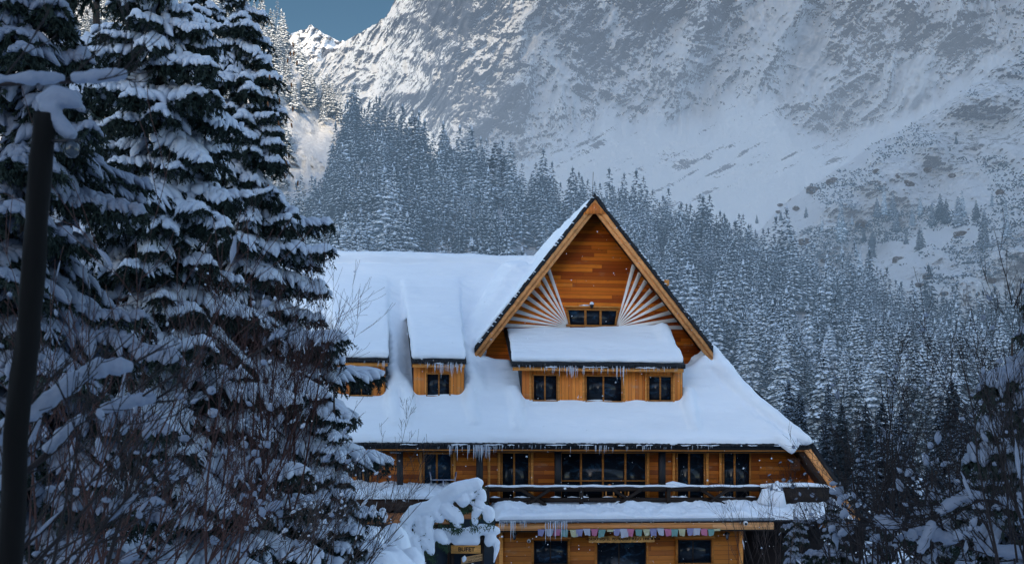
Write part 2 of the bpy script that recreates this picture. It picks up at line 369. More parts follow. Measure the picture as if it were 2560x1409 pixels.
# main massif with its scree aprons
SX=[500,700,860,880,900,920,935,950,960,975,985,1000,1040,1100,1300,2900]
SR=[350,210,112,98,84,70,64,52,50,30,6,-25,-60,-150,-320,-320]
def f(a,b):
    px=640+2150*a; top=itp(px,SX,SR)+fbm3(np.stack([px*.05,0*px,0*px],-1),4,2)*10
    row=top+(760-top)*b**1.0
    # cliff foot (row of the change from rock wall to scree)
    foot=itp(px,[640,860,1000,1150,1300,1420,1500,1620,1750,1900,2050,2150,2250,2600,2900],[560,380,290,300,400,330,280,240,250,220,320,320,240,120,60])
    foot=foot+fbm3(np.stack([px*.012,0*px,0*px+3],-1),4,12)*70
    scree=np.clip((row-foot)/90,0,1); scree=scree*scree*(3-2*scree)
    D=1640-.45*(np.maximum(row,-400)+320)+380*np.clip((1130-px)/260,0,1)
    D=D-170*scree-itp(row,[300,760],[0,150])-np.maximum(0,(px-1500))*.10*(1-.0*scree)
    D=D-380*np.exp(-((px-1330)/330)**2)*.25
    wx=fbm3(np.stack([px*.004,row*.006,0*px],-1),4,70)*60; wy=fbm3(np.stack([px*.005,row*.005,0*px+4],-1),4,71)*60
    X=px+wx; Y=row+wy
    p=np.stack([X*.0052+Y*.0026,Y*.0016,0*px],-1)
    q=np.stack([X*.016+Y*.006,Y*.0062-X*.002,0*px+5],-1)
    r=np.stack([X*.045+Y*.02,Y*.024-X*.008,0*px+9],-1)
    r4=np.stack([px*.13+row*.05,row*.09,0*px+2],-1)
    A1=ridged(p,5,21,.5); A2=ridged(q,5,31,.55); A3=ridged(r,4,41,.6); A4=fbm3(r4,4,45,.6)
    rel=A1*95+A2*42+A3*13+A4*5
    s2=np.stack([(px*.89-row*.45)*.006,(px*.45+row*.89)*.045,0*px],-1)
    srel=fbm3(p*.6,3,50)*60+ridged(s2,4,51,.5)*4+A3*1.2+A4*.5
    D=D-(rel+40)*(1-scree)-srel*scree*.8
    blk=fbm3(np.stack([px*.0045,row*.0052,0*px+8],-1),3,81)
    left=np.clip((1120-px)/260,0,1)
    big=np.clip(itp(px,[640,900,1100,1300,1600,1900,2560],[-1.0,-.97,-.66,-.44,-.40,-.40,-.32]),-1,1)
    rock=.22*A1+A2*.30+A3*.22+blk*1.0+big+.12*np.clip((330-row)/330,-1,1)
    for (cx,cy,wx,wy,am) in ((1180,250,110,75,.34),(1480,90,90,100,.3),(1640,60,100,90,.3),(1450,290,60,60,.22),(1760,230,110,60,.12),(1950,190,80,120,.28),(2150,120,70,170,.3),(2080,330,60,60,.3),(2400,60,130,70,.35),(2285,120,50,60,.25),(1408,190,18,100,-.6),(1900,60,35,90,-.45),(2300,215,42,60,-.75),(1540,50,22,80,-.7),(1340,120,26,120,-.35),(1730,90,30,110,-.4),(2040,150,26,130,-.45),(1800,330,60,40,-.2)):
        rock=rock+am*1.7*np.exp(-(((X-cx+(cy-Y)*.25)/wx)**2+((Y-cy)/wy)**2))
    rock=rock-.32*np.exp(-np.abs(foot-row)/70)
    outc=np.exp(-(((px-1690)/70)**2+((row-395)/26)**2))*.9+np.exp(-(((px-1590)/80)**2+((row-440)/34)**2))*.45+np.exp(-(((px-2080)/55)**2+((row-360)/50)**2))*.3
    sr=-.75+outc+np.clip(fbm3(np.stack([(px*.89-row*.45)*.012,(px*.45+row*.89)*.085,0*px],-1),4,88)-.02,0,1)*2.6*(np.clip(fbm3(np.stack([px*.006,row*.006,0*px],-1),3,89)*3+.7,0,1))
    rock=rock*(1-scree)+np.maximum(sr,-.7)*scree
    return toW(px,row,D),rock
MMAT=M_massif()
sheet('mountain',880,640,f,MMAT)
# far sunlit peak
def f(a,b):
    px=560+420*a; top=itp(px,[560,640,690,715,730,745,760,772,780,790,800,815,830,845,860,885,980],[200,150,118,100,84,80,74,66,61,70,76,86,92,102,104,118,200])+fbm3(np.stack([px*.12,0*px,0*px],-1),4,4)*5
    row=top+(420-top)*b
    r=np.stack([px*.02+row*.01,row*.02,0*px],-1)
    return toW(px,row,2700-b*500-ridged(r,6,77,.55)*130)
sheet('distant_peak',220,180,f,M_mount('peak_snow',(.2,.2,.22),(.3,.3,.32),.9,1.2,.75,mscale=.012,L=6500))
# nearer rocky slope on the right
BX=[1700,1850,1900,1950,2000,2030,2100,2200,2300,2400,2560,2900]; BR=[640,600,575,520,480,462,415,350,300,235,120,-60]
def rs_top(px): return itp(px,BX,BR)
def rs_D(px,row):
    t=np.clip((row-rs_top(px))/(930-rs_top(px)),0,1)
    return 770-330*t**.9-30*np.sin(t*9+px*.006)
def f(a,b):
    px=1700+1150*a; top=rs_top(px)+fbm3(np.stack([px*.04,0*px,0*px],-1),4,6)*7; row=np.where(b<.04,top+(1-b/.04)*25,top+(930-top)*((b-.04)/.96))
    D=rs_D(px,np.maximum(row,top)); D=np.where(b<.04,D+(1-b/.04)*120,D)
    p=np.stack([px*.012,row*.016,0*px],-1); q=np.stack([(px+row)*.05,(row)*.05,0*px],-1)
    D=D-fbm3(p,4,91,.5)*26-ridged(q,5,95,.6)*3.5
    return toW(px,row,D)
sheet('rocky_slope',560,440,f,M_mount('rocky_slope_snow',(.05,.06,.075),(.12,.125,.13),1.12,1.32,.85,snow=(.88,.92,.97),mscale=.09,streak=(1,1,1),speck=.8,L=1500,hz=600))
# unseen ridge added behind the viewpoint, shaped to shade most of the valley; the sun comes past its left end
def f(a,b):
    x=-3600+8000*a; pr=itp(x,[-3600,-1500,-900,-745,-700,-600,200,1500,4400],[500,420,380,420,1760,1850,2000,2050,1300])
    pr=pr+fbm3(np.stack([x*.006,0*x,0*x],-1),5,14)*40
    h=1-np.abs(b*2-1); y=-3500+(b-.5)*2200+fbm3(np.stack([x*.003,b*3,0*x],-1),4,15)*60*(1-h)
    return np.stack([x,y,-14+(pr+14)*h],-1)
sheet('added_shade_ridge',420,24,f,MMAT)
# sky backdrop behind the summits
t=NT('evening_sky'); g=t.n('ShaderNodeNewGeometry'); sp=t.n('ShaderNodeSeparateXYZ'); t.l(g.outputs['Position'],sp.inputs[0])
c=t.mix(t.smooth(sp.outputs[2],1200,1900),(.14,.28,.43),(.09,.19,.31)); e=t.n('ShaderNodeEmission'); t.l(c,e.inputs[0]); e.inputs[1].default_value=1.
SKYM=t.done(e.outputs[0]); m=MB(); m.add([(-6000,5200,-20),(6000,5200,-20),(6000,5200,2400),(-6000,5200,2400)],[(0,1,2,3)]); tag(m.build('sky',SKYM),kind='structure')
# ================================================================== THE CHALET
CH=empty('mountain_chalet','large timber mountain chalet with steep snow-covered roof and tall orange plank gable','chalet',loc=(0,HD,0),rz=A)
def part(mb,name,mat,parent=CH,label=None,smooth=False):
    o=mb.build(name,mat,parent,smooth)
    if label: o['label']=label
    return o
def PP(pts,v): return [P(x,y,v) for x,y in pts]
def lerp(a,b,t): return tuple(a[i]+(b[i]-a[i])*t for i in range(len(a)))
UL=P(560,1106,VE)[0]                     # hidden left end of the building
RV=3.98                                   # depth of the main ridge
uR,_=P(2030,1110,VE)                     # eave corner on the right
AP=P(1487,486,-1.0); LB=P(1187,868,-1.0); RB=P(1782,868,-1.0)      # gable rake corners, on the barge plane
# ---- main front roof slope (slab under the snow)
def slope_quad(mb,u0,v0,u1,v1,u2,v2,u3,v3,th):
    b=[(u,v,fs(v)-th-.16) for u,v in ((u0,v0),(u1,v1),(u2,v2),(u3,v3))]; t_=[(u,v,fs(v)-.14) for u,v in ((u0,v0),(u1,v1),(u2,v2),(u3,v3))]
    mb.hexa(b,t_)
kR=(uR-RB[0])/(VE-(-.6))                 # hip line: u as a function of v on the front slope
def hipu(v): return uR-(VE-v)*kR if v<-.6 else RB[0]
m=MB(); slope_quad(m,UL,VE,uR,VE,RB[0]-.2,-.6,UL,-.6,.14); slope_quad(m,UL,-.6,LB[0]+1.2,-.6,LB[0]+3.8,RV,UL,RV,.14)
slope_quad(m,UL,RV,LB[0]+3.8,RV,LB[0]+3.8,RV+.02,UL,RV+.02,.14)
wr=fs(RV)-.3; m.hexa([(UL,RV,wr-.2),(LB[0]+3,RV,wr-.2),(LB[0]+3,RV+8,wr-9.5),(UL,RV+8,wr-9.5)],[(UL,RV,wr),(LB[0]+3,RV,wr),(LB[0]+3,RV+8,wr-9.3),(UL,RV+8,wr-9.3)])
part(m,'roof',BLACK)
# eave: jagged black roofing edge, wooden fascia below
def jag_strip(mb,x0,x1,v,w,h,amp=.05,step=.11):
    n=max(2,int((x1-x0)/step)); us=np.linspace(x0,x1,n)
    for i in range(n-1):
        d=amp*(random.random()*.6+.4*abs(math.sin(i*1.57)))
        mb.box(us[i],us[i+1]-.002,v-.03-random.random()*.03,v+.12,w-h-d,w+(random.random()-.5)*.03)
def drip_snow(mb,x0,x1,v,w,amp,step=.35):       # rags of snow caught along an edge
    x=x0
    while x<x1:
        L=random.uniform(.2,1.1); L=min(L,x1-x)
        if L>.15:
            n=6; pts=[(x+L*i/(n-1),v-random.uniform(.0,.03),w+random.uniform(-.5,.5)*amp) for i in range(n)]
            mb.tube(pts,[.012]+[random.uniform(.5,1.2)*amp for _ in range(n-2)]+[.012],6,.8)
        x+=L+random.uniform(.1,1.6)
m=MB(); jag_strip(m,UL,uR-.1,VE-.02,WE-.02,.13); part(m,'eave_edge',BLACK)
m=MB(); m.box(UL,uR-.35,VE+.06,VE+.12,WE-.36,WE-.21); part(m,'fascia',M_wood('fascia_wood',(.62,.22,.04),.6,(1,1,6)))
m=MB(); m.box(UL,uR-.5,VE+.12,-2.35,WE-.40,WE-.33); part(m,'soffit',DARKW)
ICI=[]
def icicles(name,x0,x1,v,w,dens,mx_,clusters=(),parent=CH):
    n=int((x1-x0)*dens)
    xs=[(random.uniform(x0,x1),random.uniform(.06,mx_*.4)) for _ in range(n)]
    for c,wd,num,ml in clusters:
        xs+=[(random.gauss(c,wd),random.uniform(.25,1)*ml) for _ in range(num)]
    for x,L in xs:
        x=min(max(x,x0),x1)
        vv=v+random.uniform(-.05,.04); r=.008+.010*L/.5
        ICI.append((L,[(x,vv,w+.03),(x+.004,vv,w-L*.3),(x-.003,vv,w-L*.7),(x,vv,w-L)],[r*1.3,r,r*.55,.002]))
def pu(px,v): return P(px,1100,v)[0]
icicles('icicles',pu(1095,VE),pu(1800,VE),VE-.05,WE-.14,5,.5,[(pu(1190,VE),.45,34,.75),(pu(1135,VE),.3,12,.5),(pu(1240,VE),.3,8,.3),(pu(1480,VE),.6,16,.4),(pu(1510,VE),.3,10,.4),(pu(1610,VE),.2,10,.3)])
# ---- gable wing roof
TL=(AP[1]-LB[1])/(AP[0]-LB[0]); TR=(AP[1]-RB[1])/(RB[0]-AP[0])
GB=9.5
def rake(mb,side,v0,v1,off0,off1,end_w,ext=0):
    # slab following the gable slope; off = vertical offset of its under/upper faces
    s=-1 if side=='l' else 1; T=TL if side=='l' else TR
    ue=AP[0]+s*(AP[1]-end_w)/T
    mb.hexa([(AP[0],v0,AP[1]+off0),(ue,v0,end_w+off0),(ue,v1,end_w+off0),(AP[0],v1,AP[1]+off0)],
            [(AP[0],v0,AP[1]+off1),(ue,v0,end_w+off1),(ue,v1,end_w+off1),(AP[0],v1,AP[1]+off1)])
m=MB(); rake(m,'l',-1.02,GB,-.26,0,LB[1]); 
# right slope: down to the hip corner, then on past the eave nearly to the ground
m.hexa([(AP[0],-1.02,AP[1]-.26),(RB[0],-1.02,RB[1]-.26),(RB[0],GB,RB[1]-.26),(AP[0],GB,AP[1]-.26)],[(AP[0],-1.02,AP[1]),(RB[0],-1.02,RB[1]),(RB[0],GB,RB[1]),(AP[0],GB,AP[1])])
cE=(uR+.05,VE,WE+.02); lowe=P(2172,1312,VE); cL=(lowe[0],VE,lowe[1])
# right lower roof plane, hip to ground
def q3(mb,a,b,c,d,n,th):
    mb.hexa([tuple(p[i]-n[i]*th for i in range(3)) for p in (a,b,c,d)],[a,b,c,d])
nR=(.72,0,.69)
rbk=(RB[0]+.05,-.6,RB[1]-.05)
q3(m,rbk,cE,(cE[0]+2.2,GB,cE[2]-1.2),(rbk[0]+.9,GB,rbk[2]-.3),nR,.2)
q3(m,cE,cL,(cL[0]+.6,GB,cL[2]-.2),(cE[0]+.4,GB,cE[2]+.1),nR,.2)
part(m,'gable_roof',BLACK)
# ragged black edge on the rakes
m=MB()
for side,E in (('l',LB),('r',RB)):
    n=46
    for i in range(n):
        a=lerp(AP,E,i/n); b=lerp(AP,E,(i+1)/n); j=random.uniform(0,.045)
        m.hexa([(a[0],-1.08,a[1]-.2-j),(b[0],-1.08,b[1]-.2-j),(b[0],-1.0,b[1]-.2-j),(a[0],-1.0,a[1]-.2-j)],
               [(a[0],-1.08,a[1]+.03+j),(b[0],-1.08,b[1]+.03+j),(b[0],-1.0,b[1]+.03+j),(a[0],-1.0,a[1]+.03+j)])
part(m,'rake_edge',BLACK)
# barge boards (two stepped boards each side)
for side,E in (('l',LB),('r',RB)):
    m=MB()
    for (o0,o1,v0,v1) in ((-.50,-.22,-1.05,-.98),(-.78,-.50,-.98,-.90)):
        m.hexa([(AP[0],v0,AP[1]+o0),(E[0],v0,E[1]+o0),(E[0],v1,E[1]+o0),(AP[0],v1,AP[1]+o0)],[(AP[0],v0,AP[1]+o1),(E[0],v0,E[1]+o1),(E[0],v1,E[1]+o1),(AP[0],v1,AP[1]+o1)])
    part(m,'barge_board',BARGE)
# boarded soffit between barge board and wall
m=MB(); 
for side,E in (('l',LB),('r',RB)): 
    m.hexa([(AP[0],-.9,AP[1]-.50),(E[0],-.9,E[1]-.50),(E[0],0,E[1]-.50),(AP[0],0,AP[1]-.50)],[(AP[0],-.9,AP[1]-.40),(E[0],-.9,E[1]-.40),(E[0],0,E[1]-.40),(AP[0],0,AP[1]-.40)])
part(m,'gable_soffit',DARKB)
# small boarded triangle under the peak
a=P(1487,505,-1.1); b=P(1458,534,-1.1); c=P(1516,534,-1.1)
m=MB(); m.prism([b,c,a],-1.09,-1.055); part(m,'peak_panel',PLV)
for px in (1342,1662):                    # purlin ends
    a=P(px,712,-.7); m=MB(); m.box(a[0]-.14,a[0]+.14,-.95,0,a[1]-.05,a[1]+.2); part(m,'purlin_end',TRIM)
# gable wall
m=MB(); k=.45
gw=[(AP[0],AP[1]-k),(LB[0]-.3,LB[1]-k-.2),(LB[0]-.3,fs(0)-1.2),(RB[0]+.5,fs(0)-1.2),(RB[0]+.5,RB[1]-k-.5)]
m.prism(gw[::-1],0,.2); part(m,'gable_wall',PL)
# fan of white rays, nine on either side of the small window
L_out=[(1366,660),(1350,680),(1338,699),(1323,719),(1307,735),(1292,754),(1276,773),(1261,792),(1243,812)]
R_out=[(1585,662),(1600,682),(1615,702),(1628,724),(1646,739),(1660,758),(1677,780),(1692,799),(1706,818)]
def ray(o,c,wd):
    a=P(*o,-.02); b=P(*c,-.02); d=(a[0]-b[0],a[1]-b[1]); L=math.hypot(*d); n=(-d[1]/L,d[0]/L)
    m=MB(); m.prism([(b[0]+n[0]*.012,b[1]+n[1]*.012),(a[0]+n[0]*wd,a[1]+n[1]*wd),(a[0]-n[0]*wd,a[1]-n[1]*wd),(b[0]-n[0]*.012,b[1]-n[1]*.012)],-.03-random.random()*.004,-.004)
    part(m,'ray_strip',WHITE)
for o in L_out: ray(o,(1424,818),.100)
for o in R_out: ray(o,(1540,818),.100)
# windows: frame (part) > panes (sub-part)
def window(px0,px1,r0,r1,v,mull=(),fr=.07,frame=TRIMD,glass=GLASS,depth=.06,sill=False,transom=None,slant=0.0,name='window'):
    a=P(px0,r0,v); b=P(px1,r1,v); u0,u1,w1,w0=a[0],b[0],a[1],b[1]
    m=MB(); d0,d1=v-depth,v+.02
    m.box(u0,u1,d0,d1,w1-fr,w1); m.box(u0,u1,d0,d1,w0,w0+fr)
    e=slant
    for s,(x,xx) in ((1,(u0,u0+fr)),(-1,(u1-fr,u1))):
        m.hexa([(x+e*s,d0+.003,w0+fr),(xx+e*s,d0+.003,w0+fr),(xx+e*s,d1,w0+fr),(x+e*s,d1,w0+fr)],[(x,d0+.003,w1-fr),(xx,d0+.003,w1-fr),(xx,d1,w1-fr),(x,d1,w1-fr)])
    xs=[u0+e]+[P(q,r0,v)[0] for q in mull]+[u1-e]
    for q in xs[1:-1]: m.box(q-fr*.55,q+fr*.55,d0+.004,d1,w0+fr,w1-fr)
    if transom: 
        wt=P(px0,transom,v)[1]; m.box(u0+fr,u1-fr,d0+.006,d1,wt-.03,wt+.03)
    f_=part(m,name,frame)
    g=MB(); g.box(u0+.02+e*.5,u1-.02-e*.5,v-.012,v-.006,w0+.02,w1-.02); o=g.build('pane',glass,f_)
    return f_,(u0,u1,w0,w1)
window(1415,1546,770,818,-.0,(1463,1501),.09,TRIMD,GLASS,.07,slant=.1)
a=P(1410,768,0); b=P(1550,768,0); m=MB(); m.box(a[0],b[0],-.12,-.002,a[1],a[1]+.07); part(m,'window_hood',TRIM)
m=MB(); a=P(1447,766,-.08); b=P(1479,766,-.08); m.tube([(a[0],-.08,a[1]+.04),(lerp(a,b,.4)[0],-.09,a[1]+.06),(b[0],-.08,a[1]+.06)],[.01,.05,.04],6,.8); part(m,'ledge_snow',SNOW,smooth=True)
# ---- dormers
def dormer(pxl,pxr,row0,row1,vf,px_el,px_er,row_e,ve,vb,wb_row,wins,name='dormer',cheek=True,dk=BLACK):
    """front face pxl..pxr, rows row0..row1 on plane vf; eave edge at row_e on plane ve; back joint at depth vb"""
    u0,w1=P(pxl,row0,vf); u1,_=P(pxr,row0,vf); w0=fs(vf)-.3
    ue0,we=P(px_el,row_e,ve); ue1,_=P(px_er,row_e,ve)
    wb=fs(vb) if wb_row is None else P(pxl,wb_row,vb)[1]
    m=MB(); m.box(u0,u1,vf,vf+.12,w0,w1+.12); wall=part(m,'dormer_wall',PLV)
    for uu in ((u0-.02,u0+.1),(u1-.1,u1+.02)):
        m=MB(); m.hexa([(uu[0],vf+.02,w0),(uu[1],vf+.02,w0),(uu[1],vb,fs(vb)-.4),(uu[0],vb,fs(vb)-.4)],[(uu[0],vf+.02,w1+.12),(uu[1],vf+.02,w1+.12),(uu[1],vb,wb-.15),(uu[0],vb,wb-.15)])
        part(m,'dormer_cheek',dk)
    m=MB(); m.hexa([(ue0,ve,we-.16),(ue1,ve,we-.16),(ue1,vb,wb-.16),(ue0,vb,wb-.16)],[(ue0,ve,we),(ue1,ve,we),(ue1,vb,wb),(ue0,vb,wb)]); jag_strip(m,ue0,ue1,ve-.02,we,.13,.04)
    r=part(m,'dormer_roof',BLACK)
    m=MB(); m.box(ue0+.06,ue1-.06,ve+.03,ve+.1,we-.32,we-.17); m.box(u0+.12,u1-.12,vf-.025,vf-.002,w1-.22,w1-.02); part(m,'dormer_fascia',TRIM)
    for wv in wins: window(*wv[:4],vf,wv[4],.055,TRIMD,wv[5],.07)
    return (u0,u1,w0,w1,ue0,ue1,we,wb)
VB=PS(1500,1004,.42)[1]; VBs=PS(1090,990,.42)[1]; VEV=VB-.45; VEs=VBs-.42
D3=dormer(1305,1706,912,1008,VB,1279,1713,907,VEV,.0,822,[(1331,1394,935,1003,(1362,),GLASS),(1463,1556,937,1005,(1508,),GLASS),(1619,1680,938,1003,(1650,),GLASS)])
D2=dormer(1034,1160,905,992,VBs,1028,1166,899,VEs,2.6,None,[(1065,1126,932,992,(1097,),GLASS)],'d')
D1=dormer(838,963,903,990,VBs,832,973,895,VEs,2.6,None,[(872,932,930,990,(903,),GLASS)],'d')
icicles('icicles',D3[4]+.2,D3[5]-.2,VEV-.03,D3[6]-.12,8,.6,[(pu(1425,-2.2),.25,22,.55),(pu(1540,-2.2),.18,8,.85),(pu(1470,-2.2),.8,24,.42),(pu(1370,-2.2),.4,12,.4)])
icicles('icicles',D2[4]+.3,D2[5]-.1,VEs-.03,D2[6]-.12,9,.5,[(pu(1110,-2.2),.35,24,.7),(pu(1075,-2.2),.15,10,.4),(pu(1150,-2.2),.1,8,.5)])
icicles('icicles',D1[4]+.3,D1[5]-.1,VEs-.03,D1[6]-.12,5,.3,[(pu(955,-2.2),.1,8,.35)])
# window corner posts on the big dormer
for px in (1326,1396,1459,1560,1615,1684):
    m=MB(); a=P(px,925,VB); m.box(a[0]-.05,a[0]+.05,VB-.03,VB-.001,fs(VB)-.2,a[1]+.1); part(m,'dormer_batten',TRIM)
# ---- roof snow: one soft skin over slope, dormers, hip and valley
S=MB()
def sslab(pts,lo,hi): S.hexa([(u,v,w+lo) for u,v,w in pts],[(u,v,w+h) for (u,v,w),h in zip(pts,hi if hasattr(hi,'__len__') else [hi]*4)])
def F_(u,v): return (u,v,fs(v))
H0=.50
sslab([F_(UL,VE-.04),F_(uR-.15,VE-.04),F_(uR-.15-kR*-.0-(1.2)*abs(kR),VE+1.2),F_(UL,VE+1.2)],-.1,[.30,.30,H0,H0])
sslab([F_(UL,VE+1.15),F_(uR-.15-1.15*abs(kR),VE+1.15),F_(RB[0]-.1,-.9),F_(UL,-.9)],-.1,H0)
sslab([F_(LB[0]-.3,-.95),F_(RB[0]-.1,-.95),F_(RB[0]-.1,-.12),F_(LB[0]-.3,-.12)],-.1,[.45,.45,.0,.0])
sslab([F_(UL,-.95),F_(LB[0]-.1,-.95),F_(LB[0]+3.3,RV-.5),F_(UL,RV-.5)],-.1,[H0,H0,H0+.1,H0+.05])
sslab([F_(UL,RV-.6),F_(LB[0]+4.2,RV-.6),(LB[0]+4.2,RV+1.2,fs(RV)-.9),(UL,RV+1.2,fs(RV)-.9)],-.1,[.62,.62,.55,.55])
S.tube([(UL,RV+.1,fs(RV)+.20),(-8,RV+.1,fs(RV)+.28),(-3,RV+.05,fs(RV)+.24),(LB[0]+4,RV,fs(RV)+.2)],[.42,.45,.5,.45],10,.8)
# gable left slope
def G_(t,v,dw=0): return (AP[0]+(LB[0]-AP[0])*t,v,AP[1]+(LB[1]-AP[1])*t+dw)
sslab([G_(.03,-.97),G_(.5,-.97),G_(.5,GB),G_(.03,GB)],-.05,[.07,.12,.35,.25])
sslab([G_(.5,-.97),G_(.985,-.97),G_(.985,GB-2),G_(.5,GB-2)],-.05,[.12,.22,.5,.35])
# soft filling in the valley between wing and main roof
for i in range(15):
    t=i/14; v=-.6+t*(RV-.6); 
    uu=AP[0]-(AP[1]-(fs(v)+.2))/TL          # where the wing's slope meets the main slope
    S.tube([(uu-1.0,v-.3,fs(v-.3)+.1),(uu-.1,v,fs(v)+.42+.25*t),(uu+.5,v+.2,fs(v)+.9+.2*t)],[.5+.3*t,.75+.5*t,.5+.3*t],8,.8)
# dormer snow
sslab([(D3[4]+.02,VEV+.03,D3[6]),(D3[5]-.02,VEV+.03,D3[6]),(D3[5]-.15,.05,D3[7]-.05),(D3[4]+.1,.05,D3[7]-.05)],-.02,[.30,.36,.42,.12])
S.tube([(D3[5]-.5,VEV+.4,D3[6]+.25),(D3[5]-.55,-.2,D3[7]+.15)],[.3,.42],8,.8)
for D in (D2,D1):
    vb=2.9; mid=-.2; sl_=(D[7]-D[6])/(2.6-VEs); wm=D[6]+sl_*(mid-VEs)
    sslab([(D[4]+.02,VEs+.03,D[6]),(D[5]+.02,VEs+.03,D[6]),(D[5]+.06,mid,wm),(D[4]+.02,mid,wm)],-.02,[.33,.33,.52,.48])
    sslab([(D[4]+.02,mid-.05,wm),(D[5]+.06,mid-.05,wm),(D[5]+.2,vb,fs(vb)),(D[4]-.1,vb,fs(vb))],-.1,[.48,.52,.62,.6])
    # smooth bank on the right side of the dormer
    for i in range(13):
        t=i/12; v=-1.4+t*4.0; wv=D[6]+sl_*(v-VEs)
        S.tube([(D[5]+.1,v,(wv+fs(v))/2+.2),(D[5]+.75,v-.2,fs(v-.2)+.12)],[.32+.1*t,.38],8)
        S.tube([(D[4]-.05,v+1.1,(wv+fs(v+1.1))/2+.15),(D[4]-.5,v+.9,fs(v+.9)+.1)],[.2+.12*t,.3],8)
# climbs at dormer feet
for D,VB_ in ((D3,VB),(D2,VBs),(D1,VBs)):
    for u,s in ((D[0],-1),(D[1],1)):
        S.tube([(u+s*.35,VB_-.9,fs(VB_-.9)+.15),(u+s*.25,VB_-.25,fs(VB_)+.35),(u+s*.35,VB_+.5,fs(VB_+.5)+.4)],[.3,.32,.33],8)
# bank below the gable feet
S.tube([(LB[0]-.2,-.9,LB[1]-.55),(LB[0]+.9,-.5,fs(-.5)+.25),(D3[0]-.3,-.5,fs(-.5)+.22)],[.3,.3,.3],8)
S.tube([(D3[5]+.3,-.7,fs(-.7)+.15),(RB[0]-.9,-.7,fs(-.7)+.2),(RB[0]-.1,-.8,RB[1]-.55)],[.3,.33,.42],8)
# drift along the right hip
hp=[PS(1765,880,.45),PS(1800,925,.5),PS(1838,965,.5),PS(1880,1003,.45),PS(1935,1045,.42),PS(1990,1085,.4),PS(2022,1108,.35)]
S.tube([(u+.05,v,w+.1) for u,v,w in hp],[.45,.5,.42,.36,.31,.25,.18],8)
for (u,v,w),(u2,v2,w2) in zip(hp,hp[1:]): S.tube([(u-.6,v,w-.28),(u2-.6,v2,w2-.28)],[.3,.3],8)
S.tube([(uR-.5,VE-.05,WE+.12),(uR+.0,VE-.02,WE+.08),(uR+.12,VE+.3,WE+.1)],[.15,.15,.14],8)
rs=remesh(S,'roof_snow',SNOWR,CH,.085,14,.08,.8,fine=.022)
m=MB(); drip_snow(m,pu(1000,VE),pu(1980,VE),VE-.06,WE-.1,.035); drip_snow(m,D3[4]+1.5,D3[5],VEV-.05,D3[6]-.15,.03); drip_snow(m,D2[4]+1,D2[5],VEs-.05,D2[6]-.15,.03)
for side,E in (('l',LB),('r',RB)):
    for i in range(26):
        a=lerp(AP,E,random.random()); 
        m.tube([(a[0]-.04,-1.08,a[1]+.05),(a[0]+.04,-1.09,a[1]+.04),(a[0]+.1,-1.08,a[1]+.02)],[.01,random.uniform(.02,.04),.01],5)
part(m,'caught_snow',SNOW,smooth=True)['kind']='stuff'
# ---- balcony storey
VW=-2.3
def wallbox(px0,px1,r0,r1,v,th=.2): a=P(px0,r0,v); b=P(px1,r1,v); return a[0],b[0],v,v+th,b[1],a[1]
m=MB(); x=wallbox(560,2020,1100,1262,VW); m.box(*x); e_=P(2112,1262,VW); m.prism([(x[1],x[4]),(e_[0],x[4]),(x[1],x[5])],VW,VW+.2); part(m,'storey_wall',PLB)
# openings with frames
for (a_,b_,mu,gl,r0) in ((888,928,(908,),GLASS,1128),(1057,1131,(1092,),GLASSB,1130),(1252,1325,(1285,),GLASS,1128),(1400,1617,(1452,1507,1563),GLASS,1128),(1690,1763,(1722,),GLASS,1128),(1806,1877,(1836,),GLASS,1128)):
    window(a_,b_,r0,1258 if a_!=1057 else 1212,VW,mu,.075,TRIMD,gl,.05,transom=1201 if a_==1400 else None)
for px in (1051,1136,1222,1247,1330,1684,1768,1801,1620): m=MB(); a=P(px,1122,VW); b=P(px,1258,VW); m.box(a[0]-.06,a[0]+.06,VW-.04,VW-.001,b[1],a[1]); part(m,'door_casing',TRIM)
for px,wd in ((1000,.13),(1199,.14),(1395,.14),(1655,.14)):
    a=P(px,1112,-2.75); b=P(px,1262,-2.75); m=MB(); m.box(a[0]-wd,a[0]+wd,-2.85,-2.62,b[1],a[1]); part(m,'roof_post',M_plain('black_post_paint',(.01,.01,.014),.5))
# right-hand raking barge board below the eave
a=P(2026,1122,VE); b=P(2152,1300,VE); m=MB()
m.hexa([(a[0]-.30,VE-.02,a[1]-.05),(b[0]-.30,VE-.02,b[1]-.05),(b[0]-.30,VE+.12,b[1]-.05),(a[0]-.30,VE+.12,a[1]-.05)],[(a[0]+.02,VE-.02,a[1]),(b[0]+.02,VE-.02,b[1]),(b[0]+.02,VE+.12,b[1]),(a[0]+.02,VE+.12,a[1])])
part(m,'barge_board',BARGE)
m=MB(); m.hexa([(a[0]-.5,VE+.1,a[1]-.1),(b[0]-.5,VE+.1,b[1]-.1),(b[0]-.5,VW,b[1]-.1),(a[0]-.5,VW,a[1]-.1)],[(a[0],VE+.1,a[1]-.02),(b[0],VE+.1,b[1]-.02),(b[0],VW,b[1]-.02),(a[0],VW,a[1]-.02)]); part(m,'soffit',DARKB)
